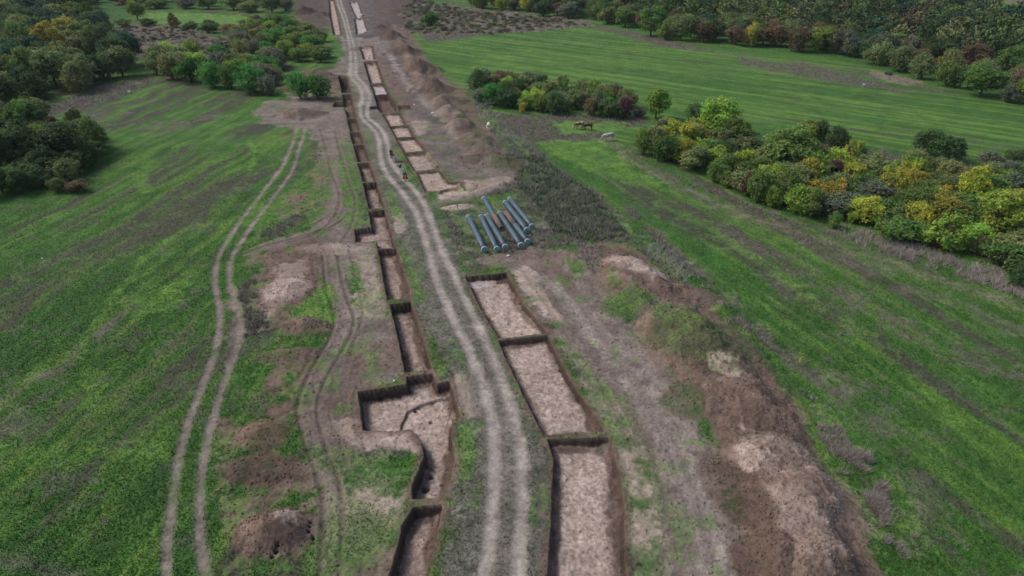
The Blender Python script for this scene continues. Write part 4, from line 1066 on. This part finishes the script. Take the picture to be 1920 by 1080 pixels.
tufts("grass", gi, 3, .03, .085, .030, .9, 1.22, 'short green turf standing over the fields')
def clods(idx, rmin, rmax, name, label, seed):
    rng = np.random.default_rng(seed); n = len(idx)
    o8 = np.array([(1, 0, 0), (0, 1, 0), (-1, 0, 0), (0, -1, 0), (0, 0, .8), (0, 0, -.5)], np.float32)
    f8 = np.array([(0, 1, 4), (1, 2, 4), (2, 3, 4), (3, 0, 4), (1, 0, 5), (2, 1, 5), (3, 2, 5), (0, 3, 5)])
    r = (rmin + (rmax - rmin) * rng.random(n) ** 3) * (.8 + Y[idx] / 90)
    a = rng.uniform(0, 6.28, n); v = o8[None] * rng.uniform(.6, 1.3, (n, 6, 1)) * r[:, None, None]
    x = v[..., 0] * np.cos(a)[:, None] - v[..., 1] * np.sin(a)[:, None] + (X[idx] + rng.uniform(-.04, .04, n))[:, None]
    y = v[..., 0] * np.sin(a)[:, None] + v[..., 1] * np.cos(a)[:, None] + (Y[idx] + rng.uniform(-.04, .04, n))[:, None]
    z = v[..., 2] + (Z[idx] + r * .2)[:, None]
    V = np.stack([x, y, z], -1).reshape(-1, 3); F = (f8[None] + (np.arange(n) * 6)[:, None, None]).reshape(-1, 3)
    c = np.repeat(ALB[idx] * rng.uniform(.7, 1.35, (n, 1)), 6, 0)
    return tag(obj(name, build_mesh(name, V, F, M_EARTH, False, c)), label, kind='stuff')
bare = vis & (GR < .35) & (Y < 120) & (CLS != 1) & (CLS != 2)
dens = np.where(CLS >= 100, .075, np.where(CLS >= 10, .018, .022)) * np.clip(1 + MED + .8 * W1, .1, 2.5)
clods(np.nonzero(bare & (rr_ < dens))[0], .02, .10, 'dirt', 'loose clods of earth scattered over bare soil and heaps', 31)
wi = np.nonzero(vis & (Y < 260) & (WD > .3) & (rr_ > .80) & (MED + .5 * W1 > -.35) & (CLS < 10))[0]
print("weeds", len(wi))
tufts("dry_weeds", wi, 5, .18, .48, .022, 1.0, 1.0, 'dry grey brown weeds and thistles along the banks and fields', seed=4, colour=col(.25, .225, .19))

# ------------------------------------------------------------------ the pipes
def pipe_material():
    m, nt, b = new_mat("coated_steel"); L = nt.links.new
    tc = nd(nt, "ShaderNodeTexCoord"); oi = nd(nt, "ShaderNodeObjectInfo")
    n = nd(nt, "ShaderNodeTexNoise", Scale=1.3, Detail=6.0, Roughness=.7); L(tc.outputs['Object'], n.inputs['Vector'])
    cr = nd(nt, "ShaderNodeValToRGB"); e = cr.color_ramp.elements
    e[0].position = .30; e[0].color = (.042, .068, .10, 1); e[1].position = .62; e[1].color = (.078, .125, .17, 1)
    x = e.new(.78); x.color = (.16, .13, .12, 1)
    L(n.outputs[0], cr.inputs[0]); L(cr.outputs[0], b.inputs['Base Color']); b.inputs['Roughness'].default_value = .42
    return m
M_PIPE = pipe_material()
M_RUSTP = noise_mat("rusty_coating", (.09, .085, .095), (.20, .125, .095), 1.1, .8, bump=.3)
M_RING = noise_mat("pale_primer", (.45, .50, .52), (.66, .70, .70), 3, .6)
M_TEAL = noise_mat("teal_plastic_cap", (.09, .30, .27), (.18, .45, .39), 2.2, .45)
def ring_mesh(name, prof, mat, sides=40):
    """lathe about the X axis: prof = [(x, r)]"""
    V = []; F = []
    for x, r in prof:
        for k in range(sides):
            t = 2 * math.pi * k / sides; V.append((x, math.cos(t) * r, math.sin(t) * r))
    for i in range(len(prof) - 1):
        for k in range(sides):
            k2 = (k + 1) % sides; F.append((i * sides + k, (i + 1) * sides + k, (i + 1) * sides + k2, i * sides + k2))
    me = build_mesh(name, V, F, mat, True); return me
PR = .34
PIPES = [((878.5,409),(908.4,469.5),0,'pipe lying apart on the left of the row, farthest left of all'),
 ((902,408),(932,468.5),0,'second pipe from the left, touching distance from its right neighbour'),
 ((912.8,406.5),(947.8,464.5),0,'third pipe from the left, its near cap a little set back'),
 ((907.4,374),(941,430),2,'pipe pushed far back, its near end rusty and sunk in dry weeds'),
 ((936.5,401.5),(977,461.5),0,'pipe with its near cap between the third pipe and the rusty topped pipe'),
 ((947.6,399),(989.6,454.5),1,'pipe with a brown rusty far half and no far cap, near cap big and bright'),
 ((947.5,381.5),(988,433.5),0,'pipe second from the right end with a dull near cap'),
 ((956.2,375.5),(997.8,426.5),0,'rightmost pipe of the row, next to the grey weeds')]
for (a, b, kind, lab) in PIPES:
    A = Vector((*P(*a, PR), PR)); B = Vector((*P(*b, PR), PR)); L = (B - A).length
    print("pipe", round(L, 1))
    d = (B - A); ang = math.atan2(d.y, d.x); mid = (A + B) / 2
    z0 = min(.12, max(-.05, ground_z(mid.x, mid.y)))
    r = empty('steel_pipe', (mid.x, mid.y, z0), ang); tag(r, lab, 'pipe', 'steel pipes laid in the weeds beside the road')
    h = L / 2
    br = obj('barrel', ring_mesh('barrel', [(-h + .12, PR - .03), (-h + .12, PR), (-h / 2, PR), (0, PR), (h / 2, PR), (h - .12, PR), (h - .12, PR - .03)], M_PIPE), r, (0, 0, PR))
    if kind: 
        lo, hi = (-h + .05, -h * .1) if kind == 1 else (h * .15, h - .05)
        obj('rusty_sleeve', ring_mesh('rusty_sleeve', [(lo, PR), (lo, PR + .006), ((lo + hi) / 2, PR + .008), (hi, PR + .006), (hi, PR)], M_RUSTP), r, (0, 0, PR))['label'] = 'brown rusty stretch of coating'
    for sgn in (-1, 1):
        if (kind == 1 and sgn < 0) or (kind == 2 and sgn > 0): 
            obj('end_cap', ring_mesh('end_cap', [(sgn * (h - .1), PR - .01), (sgn * (h - .02), PR - .02), (sgn * (h - .02), PR - .06), (sgn * (h - .3), .02)], M_RUSTP), r, (0, 0, PR)); continue
        obj('rim', ring_mesh('rim', [(sgn * (h - .14), PR), (sgn * (h - .13), PR + .065), (sgn * (h - .01), PR + .065), (sgn * h, PR + .05), (sgn * h, PR - .01)], M_RING), r, (0, 0, PR))
        obj('end_cap', ring_mesh('end_cap', [(sgn * (h - .03), PR + .02), (sgn * (h - .02), PR * .85), (sgn * (h + .015), PR * .45), (sgn * (h + .02), .01)], M_TEAL), r, (0, 0, PR))
def clump(poly, dens, h, colour, name, label, blades=7, seed=8, width=.02):
    pw = W(poly); sd = np.full(N, -1, np.float32); ix = near(pw, .1); sd[ix] = seg_sdf(pw, X[ix], Y[ix])
    r_ = np.random.default_rng(seed).random(N)
    idx = np.nonzero((sd > 0) & (r_ < dens) & (CLS < 10) & (MED + .6 * W1 > -.25))[0]
    tufts(name, idx, blades, h * .4, h, width, 1.2, 1.0, label, seed=seed, colour=col(*colour))
clump([(905,418),(935,420),(960,440),(985,470),(955,480),(935,470),(915,440)], .14, .5, (.27,.21,.18), 'dry_weeds', 'brown dead stalks grown up between the pipes')
clump([(945,290),(1005,290),(1110,362),(1180,440),(1120,452),(1040,440),(1020,400),(970,350)], .10, .62, (.27,.255,.235), 'dry_weeds', 'tall grey thistle brush on the slope right of the pipes', seed=9)
clump([(945,290),(1005,290),(1110,362),(1180,440),(1120,452),(1040,440),(1020,400),(970,350)], .22, .4, (.09,.16,.06), 'ground_cover', 'green nettles among the grey thistles right of the pipes', seed=29, width=.04)
clump([(870,150),(905,155),(930,215),(1000,285),(960,270),(905,225),(880,190)], .22, .6, (.36,.36,.32), 'dry_weeds', 'grey dead brush behind the far spoil bank', seed=10)
clump([(1335,575),(1390,600),(1440,650),(1400,650)], .14, .5, (.30,.27,.24), 'dry_weeds', 'pale dead thistles beside the large mossy heap', seed=11, blades=11, width=.013)
clump([(1520,795),(1580,800),(1600,850),(1555,850)], .16, .45, (.30,.265,.235), 'dry_weeds', 'grey straw clump above the lower spoil bank', seed=12, blades=12, width=.013)
clump([(1562,850),(1625,850),(1660,905),(1660,980),(1640,995),(1590,915)], .30, .7, (.30,.265,.24), 'dry_weeds', 'large matted grey straw clump hanging over the bank edge', seed=13, blades=14, width=.013)
clump([(1655,1010),(1690,1010),(1700,1050),(1665,1060)], .25, .5, (.30,.265,.24), 'dry_weeds', 'small grey straw clump near the bottom right of the bank', seed=14, blades=12, width=.013)
clump([(1330,545),(1450,640),(1560,780),(1700,950),(1780,1090),(1700,1090),(1600,880),(1480,710)], .022, .40, (.30,.28,.24), 'dry_weeds', 'scattered grey dead stalks in the bright grass right of the near bank', seed=19, blades=10, width=.013)
clump([(1060,455),(1130,462),(1150,500),(1110,515)], .14, .4, (.27,.25,.25), 'dry_weeds', 'purplish weeds at the head of the near spoil bank', seed=15)
clump([(1180,440),(1230,450),(1290,490),(1340,540),(1300,540),(1220,480)], .14, .5, (.32,.33,.28), 'dry_weeds', 'grey green weeds right of the crumbly heap', seed=16)
clump([(1560,420),(1700,455),(1800,490),(1920,520),(1920,560),(1800,520),(1700,490),(1600,460)], .16, .7, (.33,.29,.27), 'dry_weeds', 'pinkish grey dead weeds along the foot of the right-hand hedge', seed=17)

# ------------------------------------------------------------------ skinned figures
M_SKIN = noise_mat("skin", (.40, .24, .17), (.46, .28, .20), 8, .6)
def fabric(name, c, k=.75): return noise_mat(name, tuple(v * k for v in c), c, 14, .9, bump=.2)
def skin_mesh(name, verts, edges, radii, mat, sub=1, root=0):
    me = bpy.data.meshes.new(name + "_cage"); me.from_pydata(verts, edges, [])
    o = bpy.data.objects.new(name + "_cage", me); C.objects.link(o)
    md = o.modifiers.new("skin", 'SKIN'); md.use_smooth_shade = True
    sv = me.skin_vertices[0].data
    for i, r in enumerate(radii):
        sv[i].radius = (r, r) if not isinstance(r, tuple) else r
        sv[i].use_root = (i == root)
    if sub: s_ = o.modifiers.new("sub", 'SUBSURF'); s_.levels = sub; s_.render_levels = sub
    dg = bpy.context.evaluated_depsgraph_get(); dg.update()
    out = bpy.data.meshes.new_from_object(o.evaluated_get(dg)); out.name = name
    bpy.data.objects.remove(o); bpy.data.meshes.remove(me)
    out.materials.clear(); out.materials.append(mat)
    return out
def fingers(hand, d, side):
    parts = []; d = Vector(d).normalized(); s_ = d.cross(Vector((0, 0, 1))); s_ = s_.normalized() if s_.length > .1 else Vector((1, 0, 0))
    h = Vector(hand)
    for k, (o_, l) in enumerate(((-.03, .062), (-.01, .075), (.012, .07), (.032, .055))):
        b0 = h + s_ * o_; b1 = b0 + d * l * .55; b2 = b1 + (d + Vector((0, 0, -.4)) * .5 + s_.cross(d) * .3).normalized() * l * .5
        parts.append(tube([b0, b1, b2], [.010, .009, .006], 6))
    t0 = h + s_ * .035 * side; parts.append(tube([t0 - d * .03, t0 + (s_ * side + d) * .03, t0 + (s_ * side * .6 + d) * .055], [.011, .010, .007], 6))
    return parts
def merge_into(me, parts):
    V, F = join(parts); import bmesh
    bm = bmesh.new(); bm.from_mesh(me); vs = [bm.verts.new(tuple(map(float, v))) for v in V]
    for f in F:
        try: fc = bm.faces.new([vs[i] for i in f]); fc.smooth = True
        except ValueError: pass
    bm.to_mesh(me); bm.free(); return me
def person(px, py, face, label, top, legs, hair, armL, armR, stride=.16, skirt=None, shoe=(.03, .03, .03), hat=None, sleeve=None):
    """face: heading in radians; armL/armR: elbow and hand positions in body space (x right, y forward)"""
    x, y = P(px, py); r = empty('person', (x, y, ground_z(x, y)), face); tag(r, label, 'person', 'walkers on the road')
    J = dict(pel=(0, 0, .95), wai=(0, .01, 1.08), che=(0, .02, 1.30), nk=(0, .02, 1.47), hd=(0, .05, 1.60), tp=(0, .04, 1.72),
             hl=(-.095, 0, .90), hr=(.095, 0, .90), kl=(-.10, stride * .55 + .03, .50), kr=(.10, -stride * .25 + .03, .50), al=(-.10, stride, .085), ar=(.10, -stride, .10),
             fl=(-.11, stride + .15, .04), fr=(.11, -stride + .14, .04), sl=(-.185, .01, 1.42), sr=(.185, .01, 1.42), el=armL[0], er=armR[0], wl=armL[1], wr=armR[1])
    dl = (Vector(armL[1]) - Vector(armL[0])).normalized(); dr = (Vector(armR[1]) - Vector(armR[0])).normalized()
    J['pl'] = tuple(Vector(J['wl']) + dl * .07); J['pr'] = tuple(Vector(J['wr']) + dr * .07)
    nm = ['pel', 'wai', 'che', 'nk', 'hd', 'tp', 'hl', 'hr', 'kl', 'kr', 'al', 'ar', 'fl', 'fr', 'sl', 'sr', 'el', 'er', 'wl', 'wr', 'pl', 'pr']
    ed = [('pel', 'wai'), ('wai', 'che'), ('che', 'nk'), ('nk', 'hd'), ('hd', 'tp'), ('pel', 'hl'), ('pel', 'hr'), ('hl', 'kl'), ('hr', 'kr'), ('kl', 'al'), ('kr', 'ar'), ('al', 'fl'), ('ar', 'fr'),
          ('che', 'sl'), ('che', 'sr'), ('sl', 'el'), ('sr', 'er'), ('el', 'wl'), ('er', 'wr'), ('wl', 'pl'), ('wr', 'pr')]
    rd = dict(pel=.13, wai=.12, che=.135, nk=.058, hd=.092, tp=.07, hl=.085, hr=.085, kl=.058, kr=.058, al=.04, ar=.04, fl=.035, fr=.035, sl=.06, sr=.06, el=.043, er=.043, wl=.03, wr=.03, pl=.034, pr=.034)
    def sk(name, keep, grow, mat, sub=1):
        ns = [n for n in nm if n in keep]; ix = {n: i for i, n in enumerate(ns)}
        return skin_mesh(name, [J[n] for n in ns], [(ix[a], ix[b]) for a, b in ed if a in ix and b in ix], [rd[n] + grow for n in ns], mat, sub)
    body = sk('body', nm, 0, M_SKIN)
    nose = tube([(0, .135, 1.615), (0, .16, 1.59), (0, .14, 1.575)], [.012, .017, .006], 5)
    ears = [tube([(s_ * .085, .045, 1.62), (s_ * .1, .035, 1.60), (s_ * .085, .045, 1.57)], [.012, .02, .01], 5) for s_ in (-1, 1)]
    merge_into(body, fingers(J['pl'], dl, 1) + fingers(J['pr'], dr, -1) + [nose] + ears)
    body_o = obj('body', body, r)
    obj('jacket', sk('jacket', ('pel', 'wai', 'che', 'sl', 'sr', 'el', 'er', 'wl', 'wr'), .022, fabric('jacket_cloth', top)), r)
    obj('trousers', sk('trousers', ('pel', 'hl', 'hr', 'kl', 'kr', 'al', 'ar'), .020, fabric('trouser_cloth', legs)), r)
    hs = [(0, .02, 1.63), (0, -.01, 1.70), (0, .05, 1.735)]
    obj('cap' if hat else 'hair', skin_mesh('hair', hs + [(0, -.04, 1.60)], [(0, 1), (1, 2), (0, 3)], [.10, .095, .06, .07], fabric('hair_strands', hat or hair)), r)
    for n in ('l', 'r'):
        a_, f_ = Vector(J['a' + n]), Vector(J['f' + n])
        obj('shoe', skin_mesh('shoe', [tuple(a_ + Vector((0, -.03, -.03))), tuple(f_), tuple(f_ + Vector((0, .06, -.005)))], [(0, 1), (1, 2)], [.05, .045, .035], fabric('shoe_leather', shoe)), r)
    return r, J
def bag(px, py, z, size, c, label, name='bag', rz=0, dx=0, dy=0):
    x, y = P(px, py); x += dx; y += dy
    r = empty(name, (x, y, ground_z(x, y) + z), rz); tag(r, label, 'bag')
    w, d, h = size; V = []; F = []
    secs = [(.0, .80), (.06, .98), (.35, 1.05), (.7, .95), (.92, .72), (1.0, .45)]
    for t, k in secs:
        for i in range(20):
            a_ = 2 * math.pi * i / 20; ca, sa = math.cos(a_), math.sin(a_)
            V.append((math.copysign(abs(ca) ** .6, ca) * w / 2 * k, math.copysign(abs(sa) ** .7, sa) * d / 2 * k * (1.1 - .5 * t), t * h + .012 * math.sin(5 * a_ + t * 7)))
    for s_ in range(len(secs) - 1):
        for i in range(20): j = (i + 1) % 20; F.append((s_ * 20 + i, s_ * 20 + j, (s_ + 1) * 20 + j, (s_ + 1) * 20 + i))
    F = F + [(0 + k, 0 + k + 1, 19 - k - 1, 19 - k) for k in range(0, 9)][::-1]
    F = F + [(100 + k, 100 + 19 - k, 100 + 19 - k - 1, 100 + k + 1) for k in range(0, 9)]
    obj('pouch', build_mesh('pouch', V, F, fabric('bag_cloth', c), True), r)
    hv, hf = tube([(-w * .2, 0, h * .98), (-w * .16, 0, h * 1.2), (0, 0, h * 1.3), (w * .16, 0, h * 1.2), (w * .2, 0, h * .98)], [.014] * 5, 6)
    obj('handle', build_mesh('handle', hv, hf, fabric('strap_cloth', tuple(v * .4 for v in c)), True), r)
    return r
# walking away up the road, seen from behind; the third comes carrying things
person(734, 297.5, math.radians(12), 'person all in black walking up the road with a coral bag at the hip', (.012, .012, .014), (.014, .014, .016), (.01, .01, .01),
       ((-.27, .10, 1.20), (-.20, .34, 1.12)), ((.26, -.02, 1.17), (.29, .05, .93)))
bag(736.5, 296.5, .42, (.36, .18, .42), (.62, .12, .10), 'coral red bag carried by the person all in black', dx=.10)
# thin folding tripod in the first walker's left hand
tx, ty = P(731.5, 293.5); tr = empty('tripod', (tx, ty, ground_z(tx, ty))); tag(tr, 'small dark tripod carried beside the person all in black', 'tripod')
for k in range(3):
    a_ = k * 2.094 + .4; v_, f_ = tube([(0, 0, 1.10), (math.cos(a_) * .16, math.sin(a_) * .16, .45)], [.012, .009], 6); obj('leg', build_mesh('leg', v_, f_, fabric('tripod_metal', (.03, .03, .035))), tr)
v_, f_ = tube([(0, 0, 1.05), (0, 0, 1.35)], [.02, .02], 8); obj('centre_post', build_mesh('centre_post', v_, f_, fabric('tripod_metal', (.03, .03, .035))), tr)
person(751, 325.5, math.radians(172), 'person in navy top and white trousers with one arm raised to a pale cap', (.015, .018, .045), (.72, .74, .80), (.5, .42, .34),
       ((.0 - .30, .06, 1.52), (-.14, .12, 1.70)), ((.34, .02, 1.32), (.52, .10, 1.22)), hat=(.62, .58, .52), shoe=(.55, .5, .45))
person(760, 338.5, math.radians(176), 'person in navy jacket and orange skirt with dark red bags at both sides', (.03, .022, .06), (.75, .15, .05), (.012, .012, .014),
       ((-.26, .02, 1.18), (-.30, .08, .92)), ((.26, .02, 1.18), (.30, .08, .92)), stride=.06)
bag(757, 337.5, .28, (.30, .20, .42), (.085, .015, .035), 'dark red bag in the left-side hand of the person with the orange skirt', dx=.02)
bag(763, 337.5, .28, (.30, .20, .42), (.085, .015, .035), 'dark red bag in the right-side hand of the person with the orange skirt', dx=-.02)
bag(763, 334, .75, (.16, .10, .55), (.75, .78, .85), 'white shoulder bag on the person with the orange skirt', dx=0)

# ------------------------------------------------------------------ cows
def cow(px, py, face, coat, patch, label, head_down=True, muz=(.5, .42, .38), scale=1.0):
    x, y = P(px, py); r = empty('cow', (x, y, ground_z(x, y)), face); r.scale = (scale,) * 3; tag(r, label, 'cow', 'cows grazing on the pasture right of the dig')
    m, nt, b = new_mat("cow_hide"); L = nt.links.new; tc = nd(nt, "ShaderNodeTexCoord")
    n = nd(nt, "ShaderNodeTexNoise", Scale=1.5, Detail=1.0); L(tc.outputs['Object'], n.inputs['Vector'])
    cr = nd(nt, "ShaderNodeValToRGB"); cr.color_ramp.elements[0].position = .49; cr.color_ramp.elements[1].position = .53
    cr.color_ramp.elements[0].color = (*coat, 1); cr.color_ramp.elements[1].color = (*patch, 1)
    L(n.outputs[0], cr.inputs[0]); L(cr.outputs[0], b.inputs['Base Color']); b.inputs['Roughness'].default_value = .8
    V = [(-.72, 0, 1.14), (-.30, 0, 1.08), (.20, 0, 1.02), (.62, 0, 1.06), (.88, 0, 1.02)]; Rd = [.25, .33, .36, .31, .20]
    if head_down: V += [(1.14, 0, .74), (1.32, 0, .42), (1.44, 0, .16)]; 
    else: V += [(1.08, 0, 1.30), (1.26, 0, 1.48), (1.50, 0, 1.34)]
    Rd += [.14, .13, .075]
    E = [(i, i + 1) for i in range(7)]
    def leg(at, pts, rs):
        base = at
        for p_, r2 in zip(pts, rs): V.append(p_); Rd.append(r2); E.append((base, len(V) - 1)); base = len(V) - 1
    for s_ in (-1, 1):
        st = .10 * s_
        leg(0, [(-.70, .17 * s_, .95), (-.58 + st, .18 * s_, .72), (-.80 + st, .18 * s_, .46), (-.74 + st, .18 * s_, .16), (-.70 + st, .18 * s_, .04)], [.17, .12, .065, .048, .06])
        leg(3, [(.60, .17 * s_, .86), (.62 - st, .17 * s_, .62), (.60 - st, .17 * s_, .44), (.60 - st, .17 * s_, .14), (.64 - st, .17 * s_, .04)], [.14, .09, .062, .045, .06])
    leg(0, [(-.98, 0, 1.12), (-1.04, 0, .8), (-1.02, 0, .45)], [.05, .025, .045])
    body = skin_mesh('body', V, E, Rd, m, 1, 1)
    obj('body', body, r)
    hx, hz = (1.24, .56) if head_down else (1.22, 1.52)
    for s_ in (-1, 1):
        v1, f1 = tube([(hx - .06, .10 * s_, hz + .10), (hx - .10, .20 * s_, hz + .10), (hx - .12, .27 * s_, hz + .06)], [.03, .05, .015], 6); obj('ear', build_mesh('ear', v1, f1, m), r)
        v1, f1 = tube([(hx - .10, .07 * s_, hz + .16), (hx - .10, .15 * s_, hz + .24), (hx - .02, .17 * s_, hz + .32)], [.025, .018, .005], 6); obj('horn', build_mesh('horn', v1, f1, M_RING), r)
    V2, F2 = tube([(-.45, 0, .80), (-.45, 0, .68), (-.45, 0, .62)], [.12, .11, .04], 10); obj('udder', build_mesh('udder', V2, F2, fabric('udder_skin', muz)), r)
    return r
cow(1086, 242, math.radians(195), (.20, .055, .025), (.62, .52, .45), 'reddish brown and white cow grazing left of the dark brown one')
cow(1102, 244, math.radians(184), (.05, .026, .014), (.15, .085, .045), 'dark brown cow grazing right of the reddish one')
cow(1141, 264, math.radians(188), (.50, .47, .46), (.33, .30, .30), 'pale grey cow grazing lowest on the pasture', scale=1.08)
cow(916, 243.5, math.radians(265), (.78, .74, .68), (.68, .64, .58), 'white cow standing face on by the far spoil bank', head_down=False)

# ------------------------------------------------------------------ small things
def stone(px, py, r, c, label, name='stone', cat='stone', z=0, group=None):
    rng = np.random.default_rng(int(px * 7 + py)); import bmesh
    bm = bmesh.new(); bmesh.ops.create_icosphere(bm, subdivisions=2, radius=r)
    for v in bm.verts:
        k = 1 + .25 * math.sin(v.co.x / r * 3 + px) * math.cos(v.co.y / r * 2.5 + py) + rng.uniform(-.08, .08); v.co = v.co * k; v.co.z *= .55
    me = bpy.data.meshes.new(name); bm.to_mesh(me); bm.free(); me.materials.append(noise_mat(name + "_surface", tuple(v * .8 for v in c), c, 6, .85, bump=.3))
    x, y = P(px, py); o = obj(name, me, loc=(x, y, ground_z(x, y) + r * .25)); tag(o, label, cat, group)
stone(953, 480, .24, (.72, .72, .75), 'white stone lying in front of the pipes on the brown ground')
stone(811, 212, .30, (.8, .8, .82), 'white lump at the foot of the smaller tan ribbed heap')
stone(777, 196, .2, (.7, .7, .72), 'small pale stone on the haul way by the side slot')
stone(739, 713, .12, (.75, .75, .72), 'tiny pale stone just above the wide stepped pit')
stone(243, 173, .4, (.75, .78, .76), 'pale stone in the grass at the head of the left field')
stone(1666, 140, .9, (.03, .03, .035), 'dark boulder at the upper edge of the far green field')
stone(1620, 159, .3, (.7, .7, .72), 'tiny white stone in the far green field')
for i, (x_, y_) in enumerate(((613, 105), (619, 106), (624, 106))): stone(x_, y_, .45, (.72, .72, .72), 'pale rubble lumps on the far grass strip beside the road', group='pale rubble lumps on the far grass strip')
stone(678, 26, .5, (.8, .8, .82), 'white lump beside the farthest wide trench')
stone(690, 105, .45, (.75, .72, .7), 'white rubble lump in the small far pit')
stone(79, 484, .12, (.7, .72, .7), 'tiny pale stone in the middle of the left field')
# fallen bare branches behind the far bank
x_, y_ = P(905, 203); r = empty('dead_branch', (x_, y_, .1)); tag(r, 'bare grey fallen branches at the left end of the cows hedge', 'branch')
rb = random.Random(4); prt = []
for k in range(9):
    a_ = rb.uniform(-.5, .9); l_ = rb.uniform(3, 6.5)
    p0 = Vector((rb.uniform(-.5, .5), rb.uniform(-.5, .5), .2)); p2 = p0 + Vector((math.cos(a_) * l_, math.sin(a_) * l_ * .8, rb.uniform(.8, 2.6))); p1 = p0.lerp(p2, .5) + Vector((0, 0, .35))
    prt.append(tube([p0, p1, p2], [.09, .06, .02], 5))
    for j in range(4): q = p1.lerp(p2, rb.random()); prt.append(tube([q, q + Vector((rb.uniform(-.7, .9), rb.uniform(-.7, .7), rb.uniform(0, .7)))], [.03, .01], 4))
V_, F_ = join(prt); obj('limbs', build_mesh('limbs', V_, F_, M_TWIG), r)
# lone yellow flowering stalk at the edge of the right field
x_, y_ = P(1497, 684); r = empty('mullein_stalk', (x_, y_, ground_z(x_, y_))); tag(r, 'single yellow flowering stalk at the edge of the near right field', 'wild plant')
v_, f_ = tube([(0, 0, 0), (.03, 0, .4), (.05, .02, .85)], [.02, .016, .01], 6); obj('stem', build_mesh('stem', v_, f_, fabric('stalk_green', (.12, .2, .04))), r)
prt = [tube([(.04 + .02 * math.sin(k), 0.02 * math.cos(k * 2), .3 + k * .05), (.04 + .09 * math.sin(k * 2.4), .09 * math.cos(k * 2.4), .33 + k * .05)], [.03, .012], 5) for k in range(12)]
V_, F_ = join(prt); obj('flowers', build_mesh('flowers', V_, F_, fabric('yellow_petals', (.75, .65, .05))), r)

# ------------------------------------------------------------------ autumn air
hz = bpy.data.meshes.new("haze")
x0, x1, y0, y1, z0, z1 = -3200, 3200, -260, 2500, -5.0, 38.5
hv_ = [(x, y, z) for z in (z0, z1) for y in (y0, y1) for x in (x0, x1)]
hz.from_pydata(hv_, [], [(0, 2, 3, 1), (4, 5, 7, 6), (0, 1, 5, 4), (2, 6, 7, 3), (0, 4, 6, 2), (1, 3, 7, 5)])
hm = bpy.data.materials.new("thin_haze"); hm.use_nodes = True; hm.node_tree.nodes.clear()
vo = hm.node_tree.nodes.new("ShaderNodeVolumePrincipled"); vo.inputs['Density'].default_value = .00009; vo.inputs['Color'].default_value = (.80, .88, 1, 1)
vo.inputs['Anisotropy'].default_value = 0.0
mo = hm.node_tree.nodes.new("ShaderNodeOutputMaterial"); hm.node_tree.links.new(vo.outputs[0], mo.inputs['Volume'])
hz.materials.append(hm)
ho = obj("haze", hz); tag(ho, kind='stuff')
